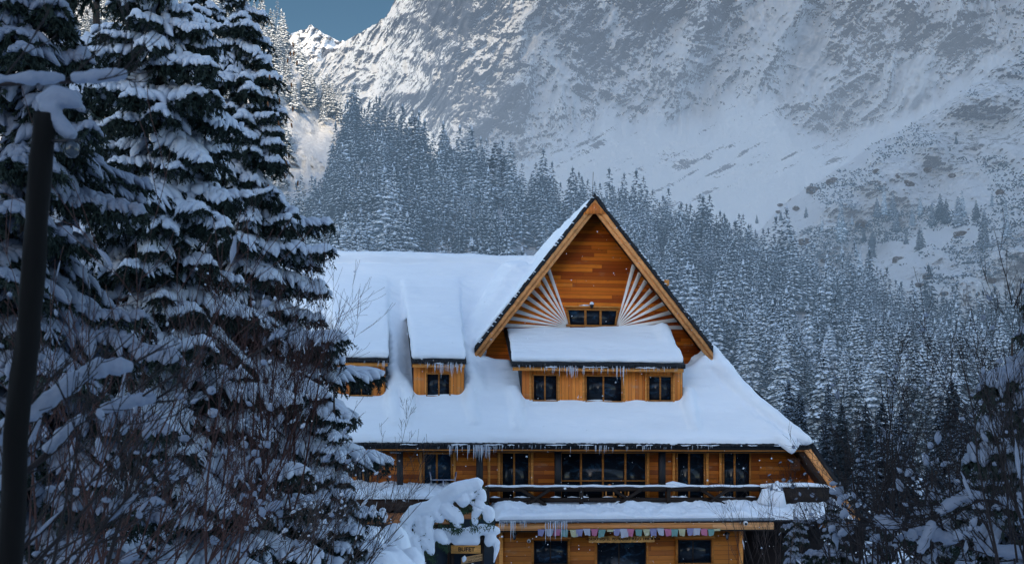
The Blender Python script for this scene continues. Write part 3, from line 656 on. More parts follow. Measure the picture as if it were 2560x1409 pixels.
# ---- balcony deck, porch roof
VR=-3.9
dk0=P(1225,1266,VR); dk1=P(2080,1264,VR)
m=MB(); m.box(dk0[0],P(2110,1264,VR)[0],VR,VW+.05,dk0[1]-.25,dk0[1]); part(m,'balcony_deck',DARKW)
VG=-5.3; g0=P(1236,1300,VG); g1=P(1935,1292,VG); gz=g0[1]
gr=P(2130,1296,VG)
m=MB(); m.hexa([(g0[0],VG,gz-.12),(gr[0],VG,gz-.12),(gr[0],VR,dk0[1]-.22),(g0[0],VR,dk0[1]-.22)],[(g0[0],VG,gz),(gr[0],VG,gz),(gr[0],VR,dk0[1]-.05),(g0[0],VR,dk0[1]-.05)]); part(m,'porch_roof',BLACK)
m=MB(); m.tube([(g0[0]+.2,VG-.06,gz-.03),(g1[0],VG-.06,gz+.02)],[.075,.075],8)
for i in range(12): 
    u=g0[0]+.4+i*1.05
    m.box(u-.02,u+.02,VG-.15,VG,gz-.12,gz-.09)
part(m,'gutter',GREYM,smooth=False)
m=MB(); m.box(g0[0]+.15,g1[0],VG+.02,VG+.08,gz-.43,gz-.13); part(m,'porch_fascia',M_plank('porch_fascia_planks',(.62,.24,.07),(.80,.36,.13),(.86,.45,.22),.165,False,.3,.9))
m=MB(); m.box(g0[0]+.15,g1[0],VG+.08,-4.3,gz-.50,gz-.44); part(m,'porch_ceiling',DARKW)
def soft_sheet(nm,f3,nu,nv,mat,parent=CH,smooth=True):
    a_,b_=np.meshgrid(np.linspace(0,1,nu),np.linspace(0,1,nv)); V=f3(a_.ravel(),b_.ravel())
    i=np.arange(nv-1)[:,None]*nu; j=np.arange(nu-1)[None,:]
    Q=np.stack([i+j,i+j+1,i+nu+j+1,i+nu+j],-1).reshape(-1,4); mb=MB(); mb.add(V,Q); return part(mb,nm,mat,parent,smooth=smooth)
def porch_snow(u0,u1,v0,w0,v1,w1,th,lump=.12,seed=3):
    def f3(a_,b_):
        u=u0+(u1-u0)*a_; t=np.clip((b_-.12)/.88,0,1); v=v0+(v1-v0)*t; w=w0+(w1-w0)*t
        n=fbm3(np.stack([u*1.1,v*1.1,0*u+seed],-1),4,seed); n2=ridged(np.stack([u*2.6,v*2.,0*u+seed],-1),3,seed+5)
        edge=np.clip(b_/.12,0,1); eu=np.clip(np.minimum(a_,1-a_)*abs(u1-u0)/.25,0,1)**.5
        w=w+(th*(edge**.5)+(n*lump*1.6+n2*lump*.5)*edge)*eu; v=v-.05*np.sin(edge*3.14)*1.0; return np.stack([u,v,w],-1)
    return f3
soft_sheet('porch_snow',porch_snow(g0[0]+.05,gr[0],VG-.08,gz-.02,VR+.35,dk0[1]+.06,.24,.13,3),420,46,SNOW)
icicles('icicles',g0[0]+.2,g1[0]-3,VG-.1,gz-.05,1.2,.25,[(g0[0]+.5,.25,16,.45),(g0[0]+.72,.08,5,.95),(g0[0]+1.1,.3,10,.4),(pu(1395,VG),.22,14,.95),(pu(1408,VG),.08,6,.7)])
# balcony railing
rw=P(1500,1216,VR)[1]; r2=P(1500,1243,VR)[1]; e0=P(1213,1216,VR)[0]; e1=P(1905,1213,VR)[0]
RL=MB(); RL.box(e0,e1,VR-.06,VR+.06,rw-.2,rw); RL.box(e0,e1,VR-.03,VR+.05,rw-.34,rw-.27) if 0 else None
rail=part(RL,'balcony_railing',DARKW)
m=MB(); m.box(e0,e1,VR-.035,VR+.035,r2-.2,r2); m.build('lower_rail',DARKW,rail)
for px in (1219,1453,1671,1904):
    a=P(px,1216,VR)[0]; m=MB(); m.box(a-.08,a+.08,VR-.08,VR+.08,dk0[1]-.1,rw-.02); m.build('post',DARKW,rail)
for px in (1338,1566,1785):
    a=P(px,1216,VR)[0]; m=MB(); b_=P(1500,1268,VR)[1]
    for s in (-1,1): m.tube([(a-s*.62,VR-.09+s*.012,rw-.12),(a+s*.62,VR-.16+s*.012,b_)],[.075,.075],4)
    m.build('cross_brace',DARKW,rail)
m=MB(); n=60
m.tube([(e0+(e1-e0)*i/n,VR+random.uniform(-.02,.02),rw+.03+.015*math.sin(i*.9)) for i in range(n+1)],[.02]+[random.uniform(.075,.105) for _ in range(n-1)]+[.02],8,.6)
a=P(1665,1209,VR); m.tube([(a[0],VR,a[1]),(a[0]+.3,VR,a[1]+.02),(a[0]+.9,VR,a[1]-.04)],[.06,.13,.05],7,.9)
for i in range(14):
    a=random.uniform(e0+.3,e1-.3); m.tube([(a-.2,VR,r2+.02),(a,VR,r2+.04),(a+.25,VR,r2+.02)],[.01,random.uniform(.03,.07),.01],6,.7)
m.build('rail_snow',SNOW,rail,True)
# solid dark parapet to the right of the railing with its snow
q0=P(1955,1217,VR-.1); q1=P(2110,1217,VR-.1)
m=MB(); m.box(q0[0],q1[0]-.7,VR-.15,VR,dk0[1],q0[1]); part(m,'parapet',DARKW)
m=MB(); m.tube([(P(1900,1215,VR)[0],VR-.05,q0[1]+.06),(q0[0],VR-.05,q0[1]+.1),(q0[0]+1.3,VR-.05,q0[1]+.1),(q0[0]+2.0,VR-.05,q0[1]+.04),(q1[0]-.3,VR-.05,q0[1]-.22)],[.1,.14,.13,.1,.12],8,.8)
a=P(1945,1215,VR-.3); m.tube([(a[0],VR-.2,a[1]-.9),(a[0],VR-.2,a[1]-.3),(a[0],VR-.2,a[1]+.1),(a[0]-.02,VR-.2,a[1]+.24)],[.42,.3,.17,.05],9)
m.tube([(a[0]-.6,VR-.2,a[1]-.8),(a[0]-.45,VR-.2,a[1]-.2),(a[0]-.3,VR-.2,a[1])],[.35,.25,.1],9)
part(m,'parapet_snow',SNOW,smooth=True)
# ---- lower terrace on the left
VT=-4.4
a=P(700,1246,VT); b=P(1215,1246,VT)
m=MB(); m.box(a[0],b[0],VT,VW,a[1]-.5,a[1]); part(m,'terrace_fascia',DARKB)
m=MB(); m.box(a[0],b[0]-.2,VT+.03,VW,P(900,1310,VT)[1],a[1]-.62); part(m,'terrace_wall',M_plank('terrace_planks',(.28,.09,.03),(.45,.17,.06),(.55,.22,.08),.2))
soft_sheet('terrace_snow',porch_snow(a[0],b[0],VT-.1,a[1]-.02,VW-.1,P(900,1214,VW)[1]-.05,.2,.14,8),260,40,SNOW)
icicles('icicles',P(960,1246,VT)[0],P(1130,1246,VT)[0],VT-.1,a[1]-.05,3,.35)
# ---- ground floor
VF=-4.45
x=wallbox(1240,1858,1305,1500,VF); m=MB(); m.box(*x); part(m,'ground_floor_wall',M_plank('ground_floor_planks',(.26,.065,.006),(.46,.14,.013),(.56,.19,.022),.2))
m=MB(); a=P(1248,1322,VF); m.box(a[0],a[0]+.16,VF-.04,VF-.001,x[4],a[1]); a=P(1851,1316,VF); m.box(a[0]-.08,a[0]+.1,VF-.04,VF-.001,x[4],a[1]); part(m,'corner_board',TRIM)
GT=M_wood('ground_trim_wood',(.46,.16,.025),.6,(1,1,5))
for (c0,c1,r0,r1,mu) in ((1334,1419,1350,1409,(1376,)),(1492,1615,1348,1520,(1547,)),(1694,1778,1348,1406,(1732,))):
    a=P(c0,r0,VF); b=P(c1,r1,VF); m=MB()
    m.box(a[0]-.1,a[0],VF-.05,VF-.001,b[1],a[1]+.06); m.box(b[0],b[0]+.1,VF-.05,VF-.001,b[1],a[1]+.06); m.box(a[0]-.16,b[0]+.16,VF-.06,VF-.001,a[1]+.06,a[1]+.17)
    if r1<1500: m.box(a[0]-.16,b[0]+.16,VF-.09,VF-.001,b[1]-.1,b[1])
    part(m,'casing',GT)
    window(c0,c1,r0,r1,VF,mu,.05,DARKW,GLASS,.03,name='window' if r1<1500 else 'entrance_door')
# dark recess right of the ground floor
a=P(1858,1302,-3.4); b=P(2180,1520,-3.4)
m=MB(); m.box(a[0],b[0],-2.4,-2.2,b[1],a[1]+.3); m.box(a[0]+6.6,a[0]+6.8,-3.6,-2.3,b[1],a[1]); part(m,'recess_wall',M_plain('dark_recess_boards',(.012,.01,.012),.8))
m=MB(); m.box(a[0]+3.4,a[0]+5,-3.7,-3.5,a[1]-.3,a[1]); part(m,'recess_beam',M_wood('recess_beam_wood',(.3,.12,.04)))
# body of the building behind, left side wall and back
m=MB(); m.box(UL+.5,P(1700,1400,0)[0],-2.0,.0,0,WE+1); m.box(UL+.5,LB[0]+4,.5,14,0,WE+.5); m.box(LB[0]+1.2,RB[0]+.4,.4,GB,WE,RB[1]-1.4); part(m,'rear_body',DARKB)
# antenna rod behind the peak
a=P(1480,480,1.5); m=MB(); m.bar((a[0],1.5,a[1]-.8),(a[0]+.06,1.5,a[1]+.95),.012,5); part(m,'antenna_rod',BLACK)

ICI.sort(key=lambda q:-q[0])
for L_,p_,r_ in ICI[:100]: m=MB(); m.tube(p_,r_,5); part(m,'icicle',ICE,smooth=True)
m=MB()
for L_,p_,r_ in ICI[100:]: m.tube(p_,r_,5)
part(m,'small_icicles',ICE,smooth=True)['kind']='stuff'
# ================================================================== THINGS ON AND AROUND THE CHALET
def hthing(name,label,cat,u,v,w,group=None): return empty(name,label,cat,group,HW(u,v,w),A)
# garland of small cloth flags
VFL=VG+.0
fz=P(1350,1322,VG)[1]
flagpx=[(1353,'lav'),(1374,'white'),(1394,'pink'),(1411,'green'),(1433,'cream'),(1448,'lav'),(1466,'white'),(1486,'pink'),(1505,'green'),(1526,'creamlow'),(1542,'lav'),(1559,'whitebig'),(1576,'pink'),(1596,'green'),(1615,'cream'),(1632,'lav'),(1650,'white'),(1669,'pink'),(1686,'green'),(1704,'cream'),(1725,'lav'),(1742,'white'),(1759,'pink'),(1778,'green'),(1792,'creamlow')]
FC={'lav':(.22,.21,.34),'white':(.38,.39,.45),'pink':(.42,.14,.22),'green':(.14,.26,.24),'cream':(.42,.40,.25)}
FM={k:M_plain('flag_cloth_'+k,c,.8,0,.18,9.) for k,c in FC.items()}
u0_=P(flagpx[0][0],1322,VG)[0]; GA=hthing('flag_garland','string of small pastel cloth flags hanging along the fascia above the entrance','garland',u0_,VG-.04,fz)
m=MB(); 
pts=[(P(px,1322,VG)[0]-u0_,0,.02*math.sin(i*1.3)) for i,(px,c) in enumerate(flagpx)]
m.tube(pts,[.008]*len(pts),4); m.build('cord',DARKW,GA)
for i,(px,c) in enumerate(flagpx):
    cc=c.replace('low','').replace('big',''); h=.30*random.uniform(.85,1.1); wd=.155
    if 'low' in c: h=.1
    if 'big' in c: h=.38; wd=.18
    u=P(px,1322,VG)[0]-u0_; nx,nz=6,7; V=[]
    tw=random.uniform(-.05,.05); tp=random.uniform(.62,.9)
    for b_ in range(nz):
        for a_ in range(nx):
            s=a_/(nx-1)-.5; t_=b_/(nz-1)
            V.append((u+s*2*wd*(1-(1-tp)*t_)+tw*t_, -.01-.03*math.sin(s*7+i)*t_-.01*math.sin(t_*5+i), .02*math.sin(i*1.3)-h*t_*(1+.06*math.sin(s*5+i*2))))
    Q=[(b_*nx+a_,b_*nx+a_+1,(b_+1)*nx+a_+1,(b_+1)*nx+a_) for b_ in range(nz-1) for a_ in range(nx-1)]
    mm=MB(); mm.add(V,Q); o=mm.build('flag',FM[cc],GA,True)
    o['label']={'lav':'lavender','white':'white','pink':'pink','green':'sea green','cream':'cream'}[cc]+' cloth flag'
def text(s,size,mat,parent,loc,name='lettering',bold=.0,rot=(R(90),0,0),align='CENTER'):
    cu=bpy.data.curves.new('t','FONT'); cu.body=s; cu.size=size; cu.align_x=align; cu.align_y='CENTER'; cu.extrude=.004; cu.offset=bold
    o=bpy.data.objects.new('t',cu); COL.objects.link(o); bpy.context.view_layer.update()
    me=bpy.data.meshes.new_from_object(o.evaluated_get(bpy.context.evaluated_depsgraph_get())); bpy.data.objects.remove(o)
    me.materials.clear(); me.materials.append(mat); q=bpy.data.objects.new(name,me); COL.objects.link(q)
    q.parent=parent; q.location=loc; q.rotation_euler=rot; return q
INK=M_plain('burnt_lettering',(.02,.01,.006),.8)
# hotel sign board over the door
a=P(1472,1340,VF-.1); b=P(1636,1353,VF-.1); cu_=(a[0]+b[0])/2; cw=(a[1]+b[1])/2
SG=hthing('sign','long carved wooden name board fixed above the entrance door','sign',cu_,VF-.12,cw)
hw=(b[0]-a[0])/2; hh=(a[1]-b[1])/2+.02; n=24; top=[(-hw+2*hw*i/n,hh+random.uniform(-.02,.015)) for i in range(n+1)]; bot=[(hw-2*hw*i/n,-hh+random.uniform(-.015,.02)) for i in range(n+1)]
m=MB()
for i in range(n):
    x0,x1=top[i][0],top[i+1][0]; zb0,zb1=bot[n-i][1],bot[n-i-1][1]
    m.hexa([(x0,0,zb0),(x1,0,zb1),(x1,.05,zb1),(x0,.05,zb0)],[(x0,0,top[i][1]),(x1,0,top[i+1][1]),(x1,.05,top[i+1][1]),(x0,.05,top[i][1])])
m.build('board',M_wood('sign_board_wood',(.85,.42,.12),.7,(2,1,9)),SG)
text('HORSKÝ HOTEL  POPRADSKÉ PLESO  1494 M.N.M.',.148,INK,SG,(.06,-.012,0),bold=.002)
# BUFET sign on two posts, deep snow on its roof, smaller tilted board under it
def Z(cx,cy): return 960+cx/6.1525,1180+cy/6.1525
DS=52.
c0=W(1163,1373,DS); BS=empty('signpost','wooden BUFET sign on dark posts beneath a heavy cap of snow','signpost',loc=c0)
def rel(cx,cy,D=DS): p=W(*Z(cx,cy),D); return (p[0]-c0[0],p[1]-c0[1],p[2]-c0[2])
a=rel(1032,1118); b=rel(1488,1245); m=MB(); m.box(a[0],b[0],-.03,.03,b[2],a[2]); bd=m.build('sign_board',M_wood('bufet_board_wood',(.80,.36,.09),.6,(2,1,9)),BS)
text('BUFET',.215,INK,bd,((a[0]+b[0])/2+.02,-.036,(a[2]+b[2])/2),bold=.006)
a=rel(1188,1360); b=rel(1512,1300); m=MB(); 
m.hexa([(a[0],.0,a[2]-.12),(b[0],.0,b[2]-.12),(b[0],.04,b[2]-.12),(a[0],.04,a[2]-.12)],[(a[0],.0,a[2]+.12),(b[0],.0,b[2]+.12),(b[0],.04,b[2]+.12),(a[0],.04,a[2]+.12)]); b2=m.build('small_board',M_wood('small_board_wood',(.75,.42,.18),.6,(2,1,9)),BS)
b2['label']='small tilted arrow board with illegible carved text'
ang=math.atan2(b[2]-a[2],b[0]-a[0]); mc=((a[0]+b[0])/2+.05,-.006,(a[2]+b[2])/2)
for i,(s_,dz) in enumerate((('OTVORENÉ',.055),('NA CHATE',-.055))): text(s_,.105,INK,b2,(mc[0]+.08,mc[1],mc[2]+dz+.01),rot=(R(90),-ang,0))
for cx in (1050,1510):
    p=rel(cx,1000,DS+.1); m=MB(); m.box(p[0]-.07,p[0]+.07,.08,.22,-3.2,p[2]+.1); m.build('post',DARKW,BS)
m=MB(); p=rel(1020,1150); q=rel(1760,900); m.box(p[0],q[0],.02,.24,p[2]+.25,p[2]+.37); m.build('cross_beam',DARKW,BS)
m=MB(); p=rel(960,1230); m.box(p[0]-.9,p[0]+.02,.3,.36,p[2]-1.3,p[2]+.45); p2=rel(1700,1230); m.box(rel(1000,0)[0],p2[0],.5,.6,p2[2]-1.3,p2[2]+1.2); m.build('back_panel',M_plain('dark_blue_panel',(.010,.018,.03),.5,0,.5,3.),BS)
def zt(mb,pts,D,ox,s=DS/F,mul=1.12):
    V=[]; 
    for i,(px,row,r) in enumerate(pts): p=W(px,row,D+(i%2)*.05); V.append((p[0]-ox[0],p[1]-ox[1],p[2]-ox[2]))
    # resample smoothly
    V=np.array(V); r=np.array([q[2]*s for q in pts]); n=len(pts)
    tt=np.linspace(0,n-1,(n-1)*6+1) if n>1 else [0]
    VV=np.stack([np.interp(tt,range(n),V[:,k]) for k in range(3)],-1)
    for _ in range(3): VV[1:-1]=(VV[:-2]+VV[1:-1]*2+VV[2:])/4
    rr=np.interp(tt,range(n),r)*mul
    e=np.linalg.norm(VV-VV[0],axis=1); rr=rr*np.clip(.35+e/(rr[0]+1e-6)*.9,0,1); e=np.linalg.norm(VV-VV[-1],axis=1); rr=rr*np.clip(.35+e/(rr[-1]+1e-6)*.9,0,1)
    mb.tube(VV,rr,9); return VV
m=MB()
zt(m,[(1095,1325,8),(1130,1334,13),(1171,1336,17),(1196,1322,14),(1236,1323,11),(1250,1331,7)],DS,c0)
zt(m,[(1132,1346,14),(1165,1349,13),(1200,1346,14)],DS,c0); zt(m,[(1130,1354,8),(1165,1356,6),(1200,1354,8)],DS,c0)
zt(m,[(1232,1328,13),(1224,1350,13),(1219,1366,9)],DS,c0); zt(m,[(1242,1345,9),(1242,1372,7),(1237,1392,4),(1234,1408,2)],DS,c0)
zt(m,[(1110,1335,9),(1118,1350,9),(1120,1362,5)],DS,c0); zt(m,[(1163,1388,6),(1160,1397,6),(1158,1405,3)],DS-.1,c0)
zt(m,[(1184,1407,6),(1180,1414,7)],DS,c0)
sn=remesh(m,'snow_cap',SNOW,BS,.035,8,.01,3.)
# young spruce bowed under snow beside the sign
base=W(1045,1480,DS+.6); YS=empty('young_spruce','young spruce bowed over under thick pillows of snow beside the sign','spruce tree',loc=base)
DY=DS-.5; segs=[]
m=MB()
YB=[[(1208,1203,10),(1180,1212,13),(1139,1226,17),(1098,1250,13),(1077,1271,15),(1041,1277,15),(1015,1303,13),(1010,1326,13),(1018,1350,14),(1013,1395,16),(1010,1430,18)],
 [(1150,1224,12),(1158,1242,13),(1158,1256,14),(1157,1266,13)],[(1112,1240,12),(1122,1250,10),(1128,1260,10)],[(1098,1256,15),(1120,1276,14),(1142,1294,13),(1144,1312,8)],[(1060,1300,14),(1072,1340,11),(1079,1382,7)],[(1045,1282,14),(1052,1312,12),(1056,1345,10)],[(1165,1234,11),(1188,1241,9)],[(1178,1255,8),(1186,1260,7)],
 [(1066,1276,13),(1066,1300,15),(1070,1336,8)],[(1078,1264,13),(1088,1284,11),(1108,1304,8)],[(1118,1272,13),(1140,1288,13),(1146,1306,11),(1135,1314,7)],
 [(1028,1330,13),(1041,1367,12),(1046,1410,14)],[(1050,1340,13),(1072,1362,11),(1081,1388,6)],[(1088,1322,12),(1106,1346,11),(1118,1358,6)],[(1034,1318,8),(1050,1322,9),(1056,1330,7)],
 [(1200,1218,8),(1205,1245,10),(1194,1271,10),(1186,1294,6),(1189,1312,7)],[(1216,1262,9),(1222,1280,12),(1222,1306,9)],[(1062,1270,6),(1058,1264,4)],[(1023,1266,6),(1027,1276,8)]]
for pts in YB: segs.append(zt(m,pts,DY,base,mul=1.42))
remesh(m,'snow_load',SNOW,YS,.032,6,.03,2.2)
m=MB()
for VV in segs:
    n=len(VV)
    for i in range(n):
        for q in range(11):
            p=VV[i]+np.array([random.gauss(0,.10),random.gauss(.02,.08),-random.uniform(.12,.30)])
            d=np.array([random.gauss(0,.5),random.gauss(0,.4),-random.uniform(.1,1)]); d/=np.linalg.norm(d); L=random.uniform(.08,.15)
            s=np.cross(d,[0,1,0]); s=s/(np.linalg.norm(s)+1e-6)*.016; m.add([p-s,p+s,p+d*L],tris=[(0,1,2)])
m.build('needles',NEEDG,YS)
m=MB(); 
V0=segs[0]; m.tube([V0[i]-np.array([0,0,.12]) for i in range(0,len(V0),4)][::-1],np.linspace(.09,.02,len(range(0,len(V0),4))),6); m.tube([(V0[-1][0],0,-.6),V0[-1]],[.12,.09],7); m.build('trunk',BARK,YS)
# security cameras
def seccam(label,px,row,v,s=1.,side=1):
    u,w_=P(px,row,v); t_=hthing('security_camera',label,'camera',u,v,w_)
    mb=MB(); mb.tube([(0,0,0),(-.02*side,-.16*s,-.01),(-.03*side,-.22*s,-.02)],[.075*s,.085*s,.06*s],10); mb.build('housing',M_plain('camera_white_plastic',(.62,.62,.64),.4),t_,True)
    mb=MB(); mb.tube([(-.03*side,-.2*s,-.03),(-.035*side,-.25*s,-.035)],[.05*s,.045*s],10); mb.build('lens',BLACK,t_,True)
    mb=MB(); mb.box(-.04,.04,.02,.10,-.05,.05); mb.build('bracket',GREYM,t_); return t_
seccam('white bullet camera at the right end of the porch fascia',1862,1306,VG-.05,1.2)
seccam('white camera on the ground floor wall left of the left window',1322,1350,VF-.1,1.)
u,w_=P(1480,762,-.25); DC=hthing('security_camera','snow-capped dome camera above the small gable window','camera',u,-.2,w_)
m=MB(); m.tube([(0,0,.02),(0,0,-.06),(0,0,-.13)],[.085,.085,.05],12); m.build('dome',BLACK,DC,True)
m=MB(); m.box(-.025,.025,0,.2,.02,.06); m.build('bracket',GREYM,DC)
m=MB(); m.tube([(0,0,.02),(0,0,.08),(0,0,.15)],[.09,.1,.05],10); m.build('snow_cap',SNOW,DC,True)
# wall lanterns
for px,lb in ((1286,'black wall lantern left of the ground floor windows below icicles'),(1818,'black wall lantern at the right end of the ground floor wall')):
    u,w_=P(px,1338,VF-.2); t_=hthing('wall_lantern',lb,'lantern',u,VF-.2,w_,None)
    m=MB(); m.tube([(0,0,.16),(0,0,.12),(0,0,.06)],[.03,.12,.14],6); m.tube([(0,0,-.17),(0,0,-.12)],[.03,.07],6)
    for k_ in range(4):
        c_,s_=math.cos(k_*math.pi/2+.4),math.sin(k_*math.pi/2+.4); m.bar((c_*.1,s_*.1,.07),(c_*.06,s_*.06,-.13),.008,4)
    m.tube([(0,.0,.3),(0,.12,.33),(0,.2,.2),(0,.2,.05)],[.012,.014,.014,.02],5); m.tube([(0,0,.16),(0,0,.3)],[.012,.012],5)
    m.build('frame',BLACK,t_); m=MB(); m.tube([(0,0,.06),(0,0,-.12)],[.085,.05],8); m.build('glass',M_plain('lantern_glass',(.10,.12,.15),.2,0,.2,5,.5) if px<1500 else bpy.data.materials['lantern_glass'],t_,True)
# two tubular metal chairs on the terrace
CHM=M_plain('chair_tube_metal',(.32,.35,.42),.35,.6)
for i,(pxa,pxb,bk,lb) in enumerate(((1078,1107,1078,'tubular metal chair facing right on the snowy terrace'),(1108,1137,1136,'tubular metal chair facing left on the snowy terrace'))):
    vT=-2.75; a=P(pxa,1199,vT); b=P(pxb,1199,vT); wz=P(1100,1217,vT)[1]-.1; u=(a[0]+b[0])/2; hw=(b[0]-a[0])/2
    t_=hthing('metal_chair',lb,'chair',u,vT,wz); sgn=-1 if bk==pxa else 1; sh=a[1]-wz; bh=P(1100,1178,vT)[1]-wz
    for yy in (-.2,.2):
        m=MB(); m.tube([(sgn*(hw+.04),yy,0),(sgn*hw,yy,sh),(sgn*(hw+.07),yy,bh)],[.015]*3,6); m.build('back_leg',CHM,t_); m=MB(); m.tube([(-sgn*(hw-.0),yy,0),(-sgn*hw,yy,sh)],[.015]*2,6); m.build('front_leg',CHM,t_)
    m=MB(); m.box(-hw,hw,-.2,.2,sh-.015,sh+.03); m.build('seat',M_plain('chair_seat',(.30,.33,.42),.5) if i==0 else bpy.data.materials['chair_seat'],t_)
    m=MB(); m.box(sgn*(hw+.035)-.012,sgn*(hw+.035)+.012,-.2,.2,bh-.24,bh-.02); m.build('backrest',M_plain('chair_back_plastic',(.05,.05,.13),.5) if i==0 else bpy.data.materials['chair_back_plastic'],t_)
# wooden chairs with peaked backs behind the railing
for px,lb in ((1524,'left wooden chair with peaked back behind the balcony railing'),(1561,'right wooden chair with peaked back behind the balcony railing')):
    vC=-3.2; u,wt=P(px,1209,vC); wz=dk0[1]; t_=hthing('wooden_chair',lb,'chair',u,vC,wz); H=wt-wz
    m=MB(); m.prism([(-.2,H-.3),(.2,H-.3),(.2,H-.09),(0,H),(-.2,H-.09)],0,.04); m.build('backrest',TRIM,t_)
    m=MB(); m.box(-.22,.22,-.42,0,H*.42,H*.42+.05); m.build('seat',TRIM,t_)
    for sx in (-.19,.15):
        m=MB(); m.box(sx,sx+.05,-.002-.05,-.002,0,H-.3); m.build('leg',TRIM,t_); m=MB(); m.box(sx,sx+.05,-.42,-.37,0,H*.42); m.build('leg',TRIM,t_)
# cross-shaped lamp bracket on the left wall
u,w_=P(985,1130,VW-.6); t_=hthing('wall_bracket','thin grey antenna bracket in front of the black post at left','bracket',u,VW-.62,w_); m=MB(); m.bar((-.18,0,0),(.3,0,-.02),.025,5); m.bar((-.12,0,.08),(-.12,0,-.05),.02,5); m.bar((.15,0,-.01),(.15,.5,-.01),.02,5); m.build('arm',GREYM,t_)
# slatted rack hanging at the right of the wall
u,w_=P(1988,1143,-2.6); t_=hthing('hanging_rack','small slatted wooden rack hung under the eave at the right end','rack',u,-2.6,w_-.3)
m=MB(); 
for k_ in range(8): m.box(-.22+k_*.06,-.195+k_*.06,-.01,.01,-.3,.3)
m.box(-.24,.26,.012,.03,.2,.25); m.box(-.24,.26,.012,.03,-.25,-.2); m.build('slats',M_wood('rack_wood',(.25,.12,.08)),t_)
# snow-capped stakes along the path at lower left
for i,(px,r0,r1,D,lb) in enumerate(((896,1262,1310,50,'snow-capped stake nearest the spruce branches'),(957,1268,1300,50,'snow-capped stake between the spruce and the bowed young tree'),(1030,1262,1300,52,'snow-capped stake touching the bowed young tree'))):
    p=W(px,r1,D); t_=empty('stake',lb,'stake',loc=(p[0],p[1],gh(np.array([p[0]]),np.array([p[1]]))[0]-.1)); dz=p[2]-t_.location.z; top=W(px,r0,D)[2]-t_.location.z
    m=MB(); m.bar((0,0,0),(0,0,top-.1),.05,6); m.build('post',DARKW,t_)
    m=MB(); m.tube([(0,0,dz-.05),(.02,0,dz+.15),(-.01,0,top-.2),(0,0,top-.05),(0,0,top)],[.10,.17,.15,.11,.04],9); m.build('snow_cap',SNOW,t_,True)
# ================================================================== TREES
def rotz(V,a): c,s=math.cos(a),math.sin(a); return np.stack([V[:,0]*c-V[:,1]*s,V[:,0]*s+V[:,1]*c,V[:,2]],-1)
def spindle(p,q,wd,th,V,T,n):        # drooping flat bough: base, four mid points, tip
    p=np.array(p);q=np.array(q);d=q-p; s=np.array([-d[1],d[0],0.]); s/= (np.linalg.norm(s)+1e-6); m_=p+d*.5+np.array([0,0,np.linalg.norm(d)*.10])
    V+= [p,m_+s*wd,m_+[0,0,th],m_-s*wd,m_-[0,0,th*.8],q]
    T+= [(n,n+1,n+2),(n,n+2,n+3),(n,n+3,n+4),(n,n+4,n+1),(n+5,n+2,n+1),(n+5,n+3,n+2),(n+5,n+4,n+3),(n+5,n+1,n+4)]
    return n+6
def conifer(H,Rb,seed,prof=1.0,whorls=15,per=8,sub=True,skirt=.06):
    r=random.Random(seed); V=[];T=[];n=0
    n=spindle((0,0,-H*.0),(0.01,0,H),H*.012,H*.012,V,T,n) if False else 0
    k=5
    for i in range(k): a=i*2*math.pi/k; V.append(np.array([math.cos(a)*H*.010,math.sin(a)*H*.010,-.8]))
    V.append(np.array([0,0,H*.6])); T+=[(i,(i+1)%k,k) for i in range(k)]; n=k+1
    n=spindle((0,0,H*.84),(.02,0,H*1.01),.22,.1,V,T,n); n=spindle((0,0,H*.84),(0,.02,H*1.01),.1,.1,V,T,n)
    for w_ in range(whorls):
        t=skirt+(1-skirt)*(w_/(whorls))**.92; z=H*t; Rr=Rb*(1-t)**prof*(.85+.3*r.random())+.12
        np_=max(4,int(per*(1-.45*t))); a0=r.random()*7
        for b_ in range(np_):
            a=a0+b_*2*math.pi/np_+r.uniform(-.3,.3); L=Rr*r.uniform(.65,1.18)
            dr=L*r.uniform(.30,.55); zz=z+r.uniform(-.3,.3)*H/whorls
            q=(math.cos(a)*L,math.sin(a)*L,zz-dr); p=(math.cos(a)*L*.12,math.sin(a)*L*.12,zz+.05)
            n=spindle(p,q,L*.22+.07,L*.13+.07,V,T,n)
            if sub and L>.5:
                for s in (-1,1):
                    for f_ in ((.35,.62) if L>1.1 else (.45,)):
                        c=[p[i]+(q[i]-p[i])*f_ for i in range(3)]; aa=a+s*r.uniform(.55,.95); l=L*(.55-.3*f_)*r.uniform(.8,1.3)
                        n=spindle(c,(c[0]+math.cos(aa)*l,c[1]+math.sin(aa)*l,c[2]-l*r.uniform(.35,.7)),l*.30+.05,l*.15+.05,V,T,n)
    return np.array(V),np.array(T)
def tmesh(nm,VT,mat):
    me=make_mesh(nm,VT[0],None,VT[1]); me.materials.append(mat); return me
FV=[conifer(17,2.5,1,.8,19,9),conifer(18,2.3,2,.65,20,9),conifer(16,2.7,3,.9,18,9),conifer(15,2.2,4,.7,17,9),conifer(13,2.6,5,.8,16,9),conifer(19,2.5,6,.6,20,9)]
PV=[conifer(14,2.7,11,.7,20,10),conifer(13,2.4,12,.62,19,10)]
FML_=None
FVN=[conifer(17,2.4,51,.8,30,12),conifer(18,2.1,52,.65,32,12),conifer(15,2.4,53,.85,28,12)]
FN_=[tmesh('fine_frosted_spruce_mesh',v,FROST) for v in FVN]; FK_=[tmesh('shade_painted_spruce_mesh',v,FROSTK) for v in FVN]
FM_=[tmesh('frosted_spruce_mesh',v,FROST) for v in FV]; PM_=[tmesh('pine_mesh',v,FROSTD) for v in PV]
FL=[conifer(17,2.5,21,.8,17,8,False),conifer(16,2.4,22,.8,16,8,False),conifer(18,2.3,23,.7,18,8,False)]
cand=[]
rr=random.Random(5)
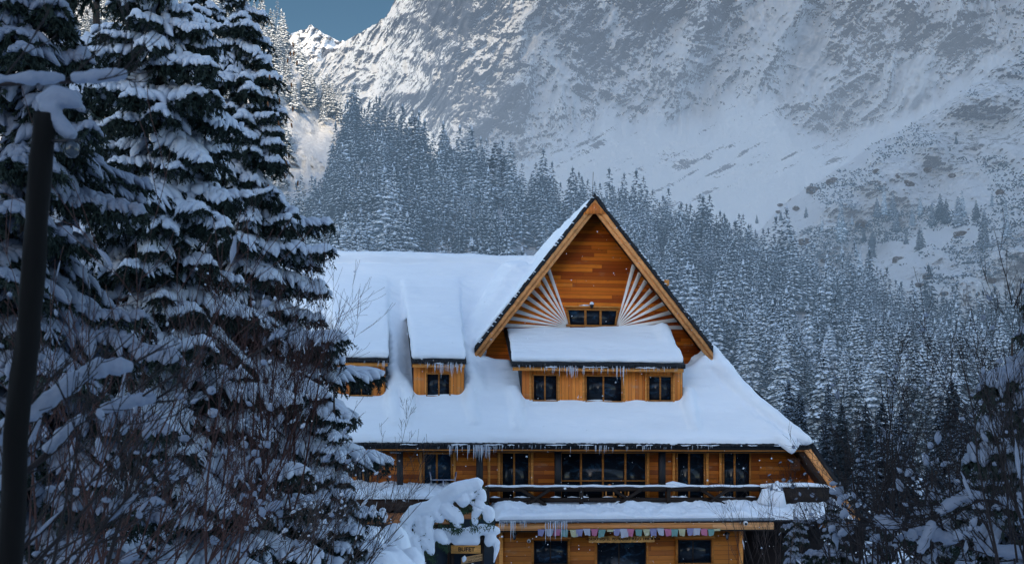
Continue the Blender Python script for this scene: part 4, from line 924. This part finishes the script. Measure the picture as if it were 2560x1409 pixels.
# forest on the hill behind the house
def hill_place(px,row): D=hill_D(px,row); return px,row,D
tries=0
while len(cand)<2050 and tries<90000:
    tries+=1
    px=rr.uniform(560,2680); top=float(hill_top(px)); row=top+ ((1010 if px<1950 else 1182)-top)*rr.random()**1.12 if rr.random()>.16 else top+rr.uniform(0,10)
    if 740<px<1180 and row>770 and rr.random()<.5: continue
    gap=noise3(np.array([[px*.012,row*.02,1.]]),33)[0]
    if gap>.42 and row>top+25: continue
    sz=float(itp(px,[900,1220,1340,1500,2100],[1.0,.98,.86,.76,.70]))
    mind=(.35+.65*sz)*min(24,.075*3555*4/ float(hill_D(px,row)))
    if any(abs(px-c[0])<mind*1.0 and abs(row-c[1])<mind*.8 for c in cand): continue
    D=float(hill_D(px,row)); s=rr.uniform(.7,1.1)*sz
    if row<top+35: s*=rr.uniform(.85,1.12)
    cand.append((px,row,D,s*rr.choice((.6,.8,.95,1.05,1.15,1.25)),'hill'))
def shown(c): return 1000/c[2]*c[3]* (0.0 if (c[0]>600 and c[0]<1900 and c[1]>1050) else 1)
def visible_guess(c):
    px,row=c[0],c[1]; toprow=row-17*c[3]*F/c[2]
    if px<700: return False
    if 780<px<1280 and toprow>640: return False
    if 1280<=px<1490 and toprow>640-(px-1280)*.75: return False
    if 1490<=px<2030 and toprow>490+(px-1490)*1.15: return False
    if px>2520 or (px>2030 and toprow>1150): return False
    return True
vis=[c for c in cand if visible_guess(c)]; hid=[c for c in cand if not visible_guess(c)]
vis.sort(key=lambda c:-c[3]/c[2]); ind=vis[:175]; rest=vis[175:]+[h for h in hid if h[0]>1180 or h[1]<760]
print('forest',len(vis),len(hid),len(rest))
for i,(px,row,D,s,_) in enumerate(ind):
    s*=1.1
    pine=(row<float(hill_top(px))+22 and rr.random()<.75)
    me=PM_[rr.randrange(2)] if pine else (FM_[rr.randrange(6)] if D>250 else FN_[rr.randrange(3)])
    o=bpy.data.objects.new('arolla_pine' if pine else 'spruce_tree',me); COL.objects.link(o); p=W(px,row,D); o.location=(p[0],p[1],p[2]-.6)
    o.scale=(s*rr.uniform(1.15,1.95),)*2+(s,); o.rotation_euler=(0,0,rr.uniform(0,6.28))
    if pine: tag(o,'round-topped dark pine on the skyline of the forested hill','tree','dark pines along the crest of the forested hill')
    elif px<1490: tag(o,'snow-frosted spruce in the dense forest left of the gable peak','tree','frosted spruces on the hill left of the gable peak')
    else: tag(o,'snow-frosted spruce in the dense forest right of the gable peak','tree','frosted spruces on the hill right of the gable peak')
def merged(lst,name,tmpl,mat,label,cat):
    mb=MB()
    for (px,row,D,s,_) in lst:
        V,T=tmpl[rr.randrange(len(tmpl))]; a=rr.uniform(0,6.28); p=W(px,row,D)
        s*=1.1; V2=rotz(V,a)*np.array([s*1.6,s*1.6,s])+np.array([p[0],p[1],p[2]-.6]); mb.add(V2,tris=T)
    return tag(mb.build(name,mat),label,cat,kind='stuff')
merged(rest,'background_forest',FL,FROST,'mass of further frosted conifers filling the forested hill','forest')
# left hillside
cl=[]; tries=0
while len(cl)<330 and tries<20000:
    tries+=1
    px=rr.uniform(150,915); top=float(left_top(px)); row=top+(640-top)*rr.random() if rr.random()>.2 else top+rr.uniform(0,12)
    if row<-60: continue
    if 715<px<880 and 300+ (px-715)*.2<row<560 and rr.random()<.93: continue
    if 790<px and row>230 and rr.random()<.35: continue
    if any(abs(px-c[0])<13 and abs(row-c[1])<13 for c in cl): continue
    D=float(left_D(px,row)); cl.append((px,row,D,rr.uniform(.85,1.45),'left'))
li=sorted([c for c in cl if c[0]>650 and c[1]<620],key=lambda c:-c[3]/c[2])[:48]; lr=[c for c in cl if c not in li]
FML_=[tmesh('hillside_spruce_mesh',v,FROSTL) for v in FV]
for (px,row,D,s,_) in li:
    me=FML_[rr.randrange(6)]; o=bpy.data.objects.new('spruce_tree',me); COL.objects.link(o); p=W(px,row,D); o.location=(p[0],p[1],p[2]-.6)
    s*=1.15; o.scale=(s*1.5,s*1.5,s); o.rotation_euler=(0,0,rr.uniform(0,6.28))
    tag(o,'snowy spruce on the steep hillside below the distant sunlit peak','tree','snowy spruces on the steep left hillside')
merged(lr,'hillside_wood',FL,FROSTL,'snowy wood on the left hillside behind the dark spruces','forest')
o=bpy.data.objects.new('lone_spruce',tmesh('lone_spruce_mesh',conifer(20,3.,77,.5,10,6,False,.45),FROSTD)); COL.objects.link(o); D=870; p=W(693,78,D); o.location=p; tag(o,'lone bare-stemmed spruce standing against the sky on the left skyline','tree')
# scattered conifers on the rocky slope
rs=[(2102,600,26),(2015,540,9),(2240,575,17),(2130,560,8),(2330,560,17),(2395,565,19),(2280,560,13),(2440,545,14),(2460,560,11),(2210,535,15),(2192,540,12),(2232,545,18),(2300,535,12),(2350,545,17),(2365,555,14),(2405,540,15),(2180,640,14),(2160,600,10),(2105,640,10),(2180,615,14),(2300,625,16),(2515,590,14),(2460,620,18),(2120,665,9),(2150,690,15),(2170,700,20),(2135,700,13),(2055,575,8),(2390,357,7),(2375,375,5),(1975,590,6),(1892,555,8),(1952,548,8),(2480,512,8),(2265,610,9),(2215,600,9),(2140,640,10)]
for i,(px,row,h) in enumerate(rs):
    D=float(rs_D(px,row))*.985; o=bpy.data.objects.new('pine_tree',PM_[i%2] if i%3 else FM_[i%4]); COL.objects.link(o); p=W(px,row,D); o.location=(p[0],p[1],p[2]-.5)
    s=h/13.*rr.uniform(.8,1.1)*.66; o.scale=(s*1.2,s*1.2,s); o.rotation_euler=(0,0,rr.uniform(0,6)); tag(o,'small dark conifer scattered on the open snowy slope at right','tree','conifers scattered on the open right-hand slope')
# boulders
def rock_mesh(seed):
    me=bpy.data.meshes.new('boulder_mesh'); import bmesh
    bm=bmesh.new(); bmesh.ops.create_icosphere(bm,subdivisions=3,radius=1); 
    co=np.array([v.co[:] for v in bm.verts]); d=fbm3(co*1.3+seed*5,4,seed)*.55+ridged(co*.9+seed,3,seed)*.15
    for v,k in zip(bm.verts,d): v.co*= 1+k
    for v in bm.verts: v.co.z*=.7
    bm.to_mesh(me); bm.free(); me.materials.append(RMAT); return me
RMAT=M_mount('boulder_rock',(.10,.09,.08),(.19,.17,.15),-.75,-.45,.4,mscale=.4,L=2600)
RK=[rock_mesh(i) for i in range(4)]
bo=[(2035,475,5.5),(2082,455,4.5),(1990,520,3),(2320,425,3.5),(2270,460,4.2),(2240,445,3.5),(2150,560,4.5),(2400,590,4),(2250,650,4),(2010,605,3.5),(2320,690,3),(2300,715,3),(2435,735,3.2),(2540,640,3),(2060,650,2.5),(2190,430,3),(2500,480,3),(2380,440,2.6),(1950,512,2.5),(1945,530,2),(2210,690,2.2),(2360,735,2.5),(2480,700,2.4)]
for i,(px,row,s) in enumerate(bo):
    D=float(rs_D(px,row))*.99; o=bpy.data.objects.new('boulder',RK[i%4]); COL.objects.link(o); p=W(px,row,D); o.location=(p[0],p[1],p[2]); o.scale=(s*.6*rr.uniform(.8,1.1),)*3; o.rotation_euler=(0,0,rr.uniform(0,6)); tag(o,'brown boulder with snow on top on the open slope at right','boulder','boulders on the open right-hand slope')
# dwarf pine scrub on the slope
mb=MB(); dn=np.array([[0,0,1.]]); k=0; t_=0
while k<2600 and t_<30000:
    t_+=1
    px=rr.uniform(1860,2600); top=float(rs_top(px)); row=top+(800-top)*rr.random()**.8
    g=noise3(np.array([[px*.011-row*.006,row*.022,4.]]),61)[0]+.5*noise3(np.array([[px*.03,row*.05,1.]]),62)[0]
    if g<.18-.25*(row>450): continue
    D=float(rs_D(px,row)); p=np.array(W(px,row,D*.985)); V=[];T=[];n=0
    for q in range(rr.randint(2,4)):
        a=rr.uniform(0,6.28); l=rr.uniform(.6,2.0); c=p+np.array([rr.gauss(0,1.4),rr.gauss(0,1),0]); n=spindle(c,c+np.array([math.cos(a)*l,math.sin(a)*l,rr.uniform(.2,1.1)]),.35,.35,V,T,n)
    mb.add(np.array(V),tris=np.array(T)); k+=1
tag(mb.build('dwarf_pine_scrub',FROSTD),'patches of low dwarf pine scrub poking from the snowy slope','scrub',kind='stuff')

# ------------------------------------------------------------------ near spruces
def interp_poly(pts,n):
    pts=np.array(pts); t=np.linspace(0,len(pts)-1,n); i=np.minimum(t.astype(int),len(pts)-2); f_=(t-i)[:,None]; return pts[i]*(1-f_)+pts[i+1]*f_
def lump(mb,pts,r,k=6,zs=.8,seed=0):
    n=len(pts); rad=[r*(math.sin(math.pi*(.08+.84*i/(n-1)))**.55)*random.uniform(.8,1.2) for i in range(n)]; rad[0]*=.3; rad[-1]*=.3
    mb.tube(pts,rad,k,zs)
def bough(L,seed,snow=1.0):
    """one spruce bough along +X: returns (wood, needles, snow) arrays"""
    random.seed(seed); w_=MB(); nd=MB(); s_=MB()
    limb=[(L*t,L*.04*math.sin(t*5+seed),L*(.06*t-.42*t**1.6+.16*t**3)) for t in np.linspace(0,1,12)]; limb=np.array(limb)
    w_.tube(limb,np.linspace(.035*L**.5,.008,12),5)
    def needles(P_,num,ln,droop=.5):
        n=len(P_); idx=np.random.default_rng(seed*77+num).random(num)*(n-1); i=idx.astype(int); f_=(idx-i)[:,None]; i2=np.minimum(i+1,n-1)
        c=P_[i]*(1-f_)+P_[i2]*f_; g=np.random.default_rng(seed+num*3+len(nd.V))
        ax=P_[i2]-P_[i]; ax/=np.linalg.norm(ax,axis=1,keepdims=True)+1e-9
        d=g.normal(0,.75,(num,3))+ax*.8; d[:,2]-=droop; d/=np.linalg.norm(d,axis=1,keepdims=True)
        l=ln*g.uniform(.6,1.3,(num,1)); s=np.cross(d,g.normal(0,1,(num,3))); s/=np.linalg.norm(s,axis=1,keepdims=True)+1e-9; s*=.014+.05*ln
        V=np.stack([c-s,c+s,c+d*l],1).reshape(-1,3); nd.add(V,tris=np.arange(num*3).reshape(-1,3))
    needles(limb[2:],int(70*L),.14)
    nt_=int(9*L+5)
    for q in range(nt_):
        for side in (-1,1):
            t=.14+.84*(q+random.random()*.8)/nt_; 
            if t>.98: continue
            b0=interp_poly(limb,200)[int(t*199)]; l=(L*.36*(1-t)**.75+.16)*random.uniform(.7,1.2); a=side*random.uniform(.7,1.1)
            d=np.array([math.cos(a),math.sin(a),-random.uniform(.05,.4)])
            tw=np.array([b0+d*l*u_+np.array([0,0,-.42*l*u_*u_]) for u_ in np.linspace(0,1,5)])
            needles(tw,int(26+58*l),.11,.75)
            if random.random()<.5+.5*l:  # hanging side tuft
                c=tw[3]; dd=np.array([random.gauss(0,.15),random.gauss(0,.15),-random.uniform(.15,.4)]); needles(np.array([c,c+dd*.5,c+dd]),int(22),.10,.6)
            if random.random()<.88*snow:
                u0=random.uniform(.0,.25); u1=random.uniform(.72,1.06); sp=np.array([b0+d*l*u_+np.array([0,0,-.42*l*u_*u_+.045+.02*l]) for u_ in np.linspace(u0,u1,5)])
                lump(s_,sp,(.062+.07*l)*random.uniform(.65,1.4),6,.85)
    # snow along the limb
    t=.08
    while t<.97:
        e=min(1.02,t+random.uniform(.16,.42)); 
        if random.random()<.9*snow:
            sp=interp_poly(limb,100)[np.clip((np.linspace(t,min(e,1),7)*99).astype(int),0,99)]+np.array([0,0,.06]); sp[:,2]+=np.linspace(0,.001,7); lump(s_,sp,(.10+.045*L*(1-t))*random.uniform(.7,1.4),7,.9)
        t=e-.02 if random.random()<.7 else e+.04
    random.seed(seed+999)
    def cat(mb):
        V=np.concatenate(mb.V); return V,(np.concatenate(mb.Q) if mb.Q else None),(np.concatenate(mb.T) if mb.T else None)
    return cat(w_),cat(nd),cat(s_)
BT={L:[bough(L,int(L*10)+k) for k in range(3)] for L in (1.0,1.8,2.8,3.8)}
def spruce(label,px,D,z0,H,Rb,ztop_frac,nb,seed,snowm=SNOWT,prof=.9,zlo=0.,amin=None,droopx=1.,name='spruce_tree'):
    rnd=random.Random(seed); x=(px-1280)/F*D; r_=empty(name,label,'tree',None,(x,D,z0))
    tr=MB(); tr.tube([(0,0,-.5),(.05,0,H*.3),(0,.05,H*.7),(0,0,H)],[.30*H/20,.24*H/20,.13*H/20,.02],9); tr.build('trunk',BARK,r_)
    wd,nd,sn=MB(),MB(),MB()
    for i in range(nb):
        t=zlo+(ztop_frac-zlo)*((i+rnd.random())/nb)
        L=max(.5,Rb*(1-t)**prof*(rnd.uniform(.5,.9) if rnd.random()<.4 else rnd.uniform(.85,1.22))); key=min(BT,key=lambda k:abs(k-L)); tp=BT[key][rnd.randrange(3)]; s=L/key
        a=rnd.uniform(-math.pi,math.pi) 
        if rnd.random()<.45: a=-abs(a)      # a little fuller on the near side
        tl=rnd.uniform(-.42,.16)*droopx; ct,st=math.cos(tl),math.sin(tl); ro=rnd.uniform(-.25,.25)
        for mb,(V,Q,T),k in ((wd,tp[0],0),(nd,tp[1],1),(sn,tp[2],2)):
            V=V*np.array([s,s,s]); V=np.stack([V[:,0]*ct-V[:,2]*st,V[:,1],V[:,0]*st+V[:,2]*ct],-1)
            V=rotz(V,a); V[:,2]+=H*t; 
            if k==2: V=V+(fbm3((V+seed)*3.1,2,seed)*.05)[:,None]*np.array([1,1,.9])
            mb.add(V,Q,T)
    crown=nd.build('crown',NEED,r_); wd.build('branches',BARK,crown); sn.build('snow_load',snowm,r_,True)
    return r_
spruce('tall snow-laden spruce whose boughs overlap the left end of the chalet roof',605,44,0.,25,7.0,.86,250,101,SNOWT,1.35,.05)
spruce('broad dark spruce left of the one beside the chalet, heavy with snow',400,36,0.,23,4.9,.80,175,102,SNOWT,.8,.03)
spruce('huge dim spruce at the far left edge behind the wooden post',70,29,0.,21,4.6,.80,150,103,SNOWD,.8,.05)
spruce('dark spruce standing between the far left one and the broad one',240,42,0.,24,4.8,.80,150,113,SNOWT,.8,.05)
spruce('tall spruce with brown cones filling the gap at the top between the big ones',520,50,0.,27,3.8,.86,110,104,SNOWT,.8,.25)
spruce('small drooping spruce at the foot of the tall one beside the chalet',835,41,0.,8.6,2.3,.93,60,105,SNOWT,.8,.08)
# cones hanging on the boughs of the upper right side
cm=M_plain('cone_scales',(.16,.07,.03),.8); CN=None
for i in range(26):
    px=random.uniform(665,745); row=random.uniform(110,330) if i<16 else random.uniform(380,470)
    p=W(px,row,42.5+random.random()*2)
    m=MB(); m.tube([(0,0,.07),(0,0,.03),(.005,0,-.05),(.01,0,-.10)],[.012,.03,.028,.008],6)
    if CN is None: CN=m.build('spruce_cone',cm,None,True); o=CN
    else: o=bpy.data.objects.new('spruce_cone',CN.data); COL.objects.link(o)
    o.location=p; o.rotation_euler=(random.uniform(-.2,.2),random.uniform(-.2,.2),0); tag(o,'brown cone hanging from the snowy spruce boughs at upper left','cone','brown cones on the upper spruce boughs')
# right edge spruces
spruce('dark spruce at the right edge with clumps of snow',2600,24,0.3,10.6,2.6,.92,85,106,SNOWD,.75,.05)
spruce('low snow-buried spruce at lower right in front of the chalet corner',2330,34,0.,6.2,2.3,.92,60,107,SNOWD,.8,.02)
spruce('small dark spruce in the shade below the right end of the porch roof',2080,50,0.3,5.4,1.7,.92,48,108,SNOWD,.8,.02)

for i,(px,D,H,Rb,lb) in enumerate(((2440,29,6.6,2.2,'dark spruce second from the right edge behind bare twigs'),(2200,41,5.0,2.,'low dark spruce just right of the chalet corner'),(2530,33,9.0,2.5,'taller spruce with shade-painted snow behind the one at the right edge'),(2340,48,6.,2.1,'spruce with shade-painted snow behind the snow-clotted twigs at lower right'),(1985,53,4.6,1.5,'small spruce in the black recess beside the ground floor wall'))):
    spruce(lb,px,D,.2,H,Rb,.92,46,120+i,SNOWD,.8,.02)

# dark trees standing between the chalet and the frosted hill on the right
for i in range(56):
    px=rr.uniform(1960,2680); D=rr.uniform(85,160); x=(px-1280)/F*D; 
    if px<2120 and D<110: continue
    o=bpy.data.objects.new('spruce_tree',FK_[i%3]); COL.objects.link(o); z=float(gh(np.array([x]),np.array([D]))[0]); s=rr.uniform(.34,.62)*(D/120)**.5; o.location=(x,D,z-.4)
    o.scale=(s*rr.uniform(1.1,1.7),)*2+(s,); o.rotation_euler=(0,0,rr.uniform(0,6)); tag(o,'spruce with painted-on shade, low in the valley behind the right end of the chalet','tree','dark spruces behind the right end of the chalet')
# ------------------------------------------------------------------ bare shrubs and saplings
def grow(rnd,p,d,L,r,depth,out,bend=.25,up=.06,kids=(3,5),kf=.62,spread=.55,seg=6):
    pts=[np.array(p,float)]; d=np.array(d,float); d/=np.linalg.norm(d); rad=[r]
    for i in range(seg):
        d=d+np.array([rnd.gauss(0,bend),rnd.gauss(0,bend),rnd.gauss(0,bend)])*.35+np.array([0,0,up]); d/=np.linalg.norm(d)
        pts.append(pts[-1]+d*L/seg); rad.append(r*(1-.75*(i+1)/seg))
    out.append((np.array(pts),rad,depth))
    if depth>0:
        for k in range(rnd.randint(*kids)):
            i=rnd.randint(1,seg-1); dd=pts[i+1]-pts[i]; dd/=np.linalg.norm(dd)
            s=np.array([rnd.gauss(0,1),rnd.gauss(0,1),rnd.gauss(0,.6)]); s-=dd*s.dot(dd); s/=np.linalg.norm(s)+1e-6
            grow(rnd,pts[i],dd+s*spread*rnd.uniform(.6,1.4),L*kf*rnd.uniform(.6,1.1),rad[i]*.62,depth-1,out,bend,up,kids,kf,spread,seg)
def shrub(name,label,stems,mat,seed,snowm=None,psnow=.15,rs_=.06,depth=2,group=None,cat='shrub',**kw):
    """stems: list of (base xyz, direction, length, radius)"""
    rnd=random.Random(seed); b0=stems[0][0]; r_=empty(name,label,cat,group,b0); out=[]
    for b,d,L,r in stems: grow(rnd,np.array(b)-np.array(b0),d,L,r,depth,out,**kw)
    w_=MB(); s_=MB(); ns=0
    for pts,rad,dp in out:
        w_.tube(pts,np.maximum(rad,.0032),4 if dp<2 else 6)
        if snowm and rnd.random()<psnow:
            i=rnd.randint(0,len(pts)-3); f_=rnd.uniform(.3,1.); a=pts[i]; b=pts[i+1]; c=pts[i+2]
            hz=1-abs((b-a)[2])/ (np.linalg.norm(b-a)+1e-6)
            if hz<.12 and rnd.random()<.6: continue
            k=rs_*rnd.uniform(.3,1.0)*(.6+.7*hz); mid=(a+b)/2
            P_=[mid+(b-mid)*0+(c-mid)*t*f_+np.array([0,0,k*.55]) for t in np.linspace(-.25,.9,6)]
            rad_=[k*v*rnd.uniform(.85,1.15) for v in (.15,.7,1.,.85,.6,.15)]
            V,Q,T=tube_arr(P_,rad_,7,.85); V=V+(fbm3(V*6+seed,2,seed)*k*.5)[:,None]; s_.add(V,Q,T); ns+=1
    w_.build('branches',mat,r_); 
    if ns: s_.build('snow_clumps',snowm,r_,True)
    return r_
def fan(rnd,n,pxr,rowb,Dr,angr,Lr,rr_,dy=.2):
    st=[]
    for i in range(n):
        px=rnd.uniform(*pxr); D=rnd.uniform(*Dr); row=rnd.uniform(*rowb) if isinstance(rowb,tuple) else rowb; a=rnd.uniform(*angr)
        st.append((W(px,row,D),(math.sin(a),rnd.gauss(0,dy),math.cos(a)),rnd.uniform(*Lr),rnd.uniform(*rr_)))
    return st
q=random.Random(11)
# very near willow at the lower left, leaning to the right
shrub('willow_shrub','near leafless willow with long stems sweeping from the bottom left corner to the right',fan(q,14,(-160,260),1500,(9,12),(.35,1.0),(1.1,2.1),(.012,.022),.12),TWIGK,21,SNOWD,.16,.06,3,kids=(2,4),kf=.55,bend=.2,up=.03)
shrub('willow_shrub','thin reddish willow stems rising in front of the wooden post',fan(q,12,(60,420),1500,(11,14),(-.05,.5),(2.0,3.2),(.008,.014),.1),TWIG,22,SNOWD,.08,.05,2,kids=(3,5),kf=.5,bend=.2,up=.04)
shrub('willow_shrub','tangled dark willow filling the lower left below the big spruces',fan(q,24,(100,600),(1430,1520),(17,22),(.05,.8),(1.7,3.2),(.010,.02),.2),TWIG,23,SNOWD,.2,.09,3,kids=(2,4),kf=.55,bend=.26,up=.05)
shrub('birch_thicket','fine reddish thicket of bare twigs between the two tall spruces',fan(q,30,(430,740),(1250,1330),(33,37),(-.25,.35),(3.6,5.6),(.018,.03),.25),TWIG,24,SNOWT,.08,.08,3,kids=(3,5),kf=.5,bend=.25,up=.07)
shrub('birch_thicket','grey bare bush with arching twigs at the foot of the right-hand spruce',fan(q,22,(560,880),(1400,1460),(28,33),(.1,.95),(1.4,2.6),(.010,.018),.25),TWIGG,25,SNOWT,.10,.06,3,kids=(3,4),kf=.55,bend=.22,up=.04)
shrub('birch_sapling','leafless sapling leaning right in front of the terrace snow',fan(q,6,(850,930),1430,(34,37),(.4,.8),(2.2,3.2),(.012,.018),.1),TWIGG,26,None,0,0,2,kids=(3,5),kf=.5,bend=.12,up=.02)
# long snow-bearing boughs crossing in front of the left post
def limb(name,label,pts,r0,mat,snowm,srad,D,cov=(.0,1.),twigs=10,seed=1,smooth_=True):
    P_=np.array([W(px,row,D+dz) for px,row,dz in pts]); b0=P_[0].copy(); P_=interp_poly(P_-b0,36)
    for _ in range(4): P_[1:-1]=(P_[:-2]+P_[1:-1]*2+P_[2:])/4
    r_=empty(name,label,'branch',None,tuple(b0)); rnd=random.Random(seed); m=MB(); m.tube(P_,np.linspace(r0,r0*.25,36),7); out=[]
    for k in range(twigs):
        i=rnd.randint(4,33); d=P_[i+1]-P_[i]; d/=np.linalg.norm(d); grow(rnd,P_[i],d+np.array([rnd.gauss(0,.5),rnd.gauss(0,.3),rnd.gauss(.15,.5)]),rnd.uniform(.25,.7)*D/9,r0*.35,1,out,bend=.2)
    for pts_,rad,dp in out: m.tube(pts_,np.maximum(rad,.003),4)
    m.build('wood',mat,r_); s=MB(); i=int(cov[0]*35)
    while i<int(cov[1]*35)-2:
        n=rnd.randint(5,12); j=min(35,i+n); seg=P_[i:j+1]+np.array([0,0,srad*.5]); 
        if len(seg)>3: s.tube(seg,[srad*rnd.uniform(.75,1.25)*(.35+.65*math.sin(math.pi*(.08+.84*t/(len(seg)-1)))**.6) for t in range(len(seg))],9,.9)
        i=j-1 if rnd.random()<.75 else j+rnd.randint(1,3)
    remesh(s,'snow_load',snowm,r_,max(.012,srad*.16),5,srad*.15,2.2/srad*.3)
    return r_
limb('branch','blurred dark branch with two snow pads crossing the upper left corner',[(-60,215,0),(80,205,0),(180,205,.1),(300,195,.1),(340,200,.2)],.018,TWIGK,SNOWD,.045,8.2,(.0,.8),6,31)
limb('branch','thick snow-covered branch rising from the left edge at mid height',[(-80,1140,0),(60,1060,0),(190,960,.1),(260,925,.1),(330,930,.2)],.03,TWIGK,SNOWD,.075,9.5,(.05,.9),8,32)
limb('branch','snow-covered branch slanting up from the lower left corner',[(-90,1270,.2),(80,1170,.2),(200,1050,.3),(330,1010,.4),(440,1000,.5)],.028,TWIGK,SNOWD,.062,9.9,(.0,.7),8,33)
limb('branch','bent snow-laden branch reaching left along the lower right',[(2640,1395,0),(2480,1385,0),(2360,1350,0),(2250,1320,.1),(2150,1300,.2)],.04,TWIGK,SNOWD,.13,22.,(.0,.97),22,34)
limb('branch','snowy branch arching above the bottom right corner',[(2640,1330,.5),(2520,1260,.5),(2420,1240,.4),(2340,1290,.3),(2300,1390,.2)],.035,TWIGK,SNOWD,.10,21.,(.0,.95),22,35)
# shrubs on the right
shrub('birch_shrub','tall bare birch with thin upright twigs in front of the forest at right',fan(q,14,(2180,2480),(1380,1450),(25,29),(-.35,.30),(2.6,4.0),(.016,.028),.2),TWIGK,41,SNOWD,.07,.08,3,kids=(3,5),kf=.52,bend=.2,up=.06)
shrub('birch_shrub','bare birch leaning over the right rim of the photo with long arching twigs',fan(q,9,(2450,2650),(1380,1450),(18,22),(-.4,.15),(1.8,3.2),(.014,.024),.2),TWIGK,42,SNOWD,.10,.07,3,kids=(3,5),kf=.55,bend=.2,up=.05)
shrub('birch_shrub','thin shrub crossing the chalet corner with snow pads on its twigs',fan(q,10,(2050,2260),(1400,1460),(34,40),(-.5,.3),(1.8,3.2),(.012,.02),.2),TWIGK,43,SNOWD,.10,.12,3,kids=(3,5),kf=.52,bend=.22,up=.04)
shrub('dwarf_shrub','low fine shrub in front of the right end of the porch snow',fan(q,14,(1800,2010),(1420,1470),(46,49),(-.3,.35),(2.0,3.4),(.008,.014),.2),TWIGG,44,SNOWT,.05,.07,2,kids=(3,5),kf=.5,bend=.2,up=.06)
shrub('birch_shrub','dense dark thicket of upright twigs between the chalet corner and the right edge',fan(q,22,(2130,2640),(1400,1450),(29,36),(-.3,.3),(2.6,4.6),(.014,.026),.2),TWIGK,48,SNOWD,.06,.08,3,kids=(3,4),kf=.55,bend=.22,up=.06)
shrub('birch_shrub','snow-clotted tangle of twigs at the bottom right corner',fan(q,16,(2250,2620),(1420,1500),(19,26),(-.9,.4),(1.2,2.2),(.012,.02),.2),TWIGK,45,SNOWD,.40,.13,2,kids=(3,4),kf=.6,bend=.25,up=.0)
shrub('birch_shrub','two forked twigs sticking up at the right edge below the slope',[(W(2530,760,20),(-.25,0,1),1.1,.010),(W(2535,770,20.2),(.35,0,1),1.5,.010)],TWIGK,46,None,0,0,2,kids=(2,4),kf=.5,bend=.15,up=.05)
shrub('birch_sapling','thin sapling tip poking above the eave in front of the roof snow',[(W(985,1190,40),(.25,.1,1),2.,.010)],TWIGG,47,None,0,0,2,kids=(5,7),kf=.35,bend=.15,up=.05)
# wooden post with snow cap at the left
D=9.; P0=W(20,1460,D); PO=empty('wooden_post','thick dark weathered post at the left edge wearing a cap of snow','post',None,P0)
def rp(px,row,d=0): p=W(px,row,D+d); return (p[0]-P0[0],p[1]-P0[1],p[2]-P0[2])
m=MB(); pts=[rp(20,1460),rp(40,1100),rp(75,760),rp(98,480),rp(113,285)]; pts=interp_poly(np.array(pts),20)
V,Q,T=tube_arr(pts,np.linspace(.082,.066,20),12); V=V+(fbm3(V*np.array([18,18,2.]),3,5)*.02)[:,None]*np.array([1,1,0]); m.add(V,Q,T); m.build('post',M_wood('weathered_post_wood',(.0018,.0016,.0016),.3,(8,8,1),1.),PO)
m=MB(); 
for L_ in ([(100,262,26),(140,240,34),(180,250,28),(205,262,10)],[(130,290,30),(160,320,26),(185,345,20)],[(110,275,30),(150,272,34)]):
    m.tube([rp(a,b,.02) for a,b,r in L_],[r*.85*D/F for a,b,r in L_],10)
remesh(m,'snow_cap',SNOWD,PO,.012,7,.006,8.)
m=MB(); a=rp(150,352,-.02); m.tube([(a[0]-.06,a[1],a[2]),(a[0]+.12,a[1],a[2])],[.012,.012],6); m.build('bracket',BLACK,PO)
m=MB(); a=rp(180,372,-.02); m.tube([(a[0],a[1],a[2]+.05),(a[0],a[1],a[2]+.02),(a[0],a[1],a[2]-.03),(a[0],a[1],a[2]-.055)],[.02,.048,.045,.02],12); m.build('insulator',M_plain('glazed_insulator',(.012,.02,.03),.15,0,.2,4,.5),PO,True)
# snow mounds over buried bushes between the spruces and the sign
for i,(px,row,D,s,lb) in enumerate(((760,1370,44,1.5,'rounded snow mound below the spruce boughs'),(880,1345,46,1.1,'snow mound right of the spruce foot'),(950,1330,47,.9,'small snow mound beside the stakes'),(930,1400,42,1.3,'snow mound at the bottom edge left of the sign'),(1000,1385,44,.8,'snow hump touching the bowed young spruce'))):
    p=W(px,row,D); m=MB(); rnd=random.Random(i)
    for k in range(7): a=rnd.uniform(0,6.28); b=rnd.uniform(.2,.8)*s; m.tube([(math.cos(a)*b,math.sin(a)*b,-1.4),(math.cos(a)*b*.8,math.sin(a)*b*.8,-.2*s),(math.cos(a)*b*.5,math.sin(a)*b*.5,.3*s*rnd.random())],[.6*s,.5*s,.35*s],9)
    o=remesh(m,'snow_mound',SNOW,None,.08*s,6,.08,1.6); o.location=p; tag(o,lb,'snow mound')
# snowflakes drifting through the air
g=np.random.default_rng(4); N=1000; D=g.uniform(9,60,N); px=g.uniform(700,2500,N); row=g.uniform(380,1409,N); near=g.random(N)<.05
c=np.stack([(px-1280)/F*D,D,CZ+(HY-row)/F*D],-1); rdu=g.uniform(.006,.016,N)*(D/40)**.5
oc=np.array([(1,0,0),(-1,0,0),(0,1,0),(0,-1,0),(0,0,1),(0,0,-1)],float); of=np.array([(0,2,4),(2,1,4),(1,3,4),(3,0,4),(2,0,5),(1,2,5),(3,1,5),(0,3,5)])
V=(c[:,None,:]+oc[None]*rdu[:,None,None]*g.uniform(.6,1.3,(N,6,1))).reshape(-1,3); T=(np.arange(N)[:,None,None]*6+of[None]).reshape(-1,3)
mb=MB(); mb.add(V,tris=T); tag(mb.build('falling_snow',SNOW),'fine snowflakes drifting in the air in front of the chalet','snowflakes',kind='stuff')
print('polys',sum(len(m.polygons) for m in bpy.data.meshes))
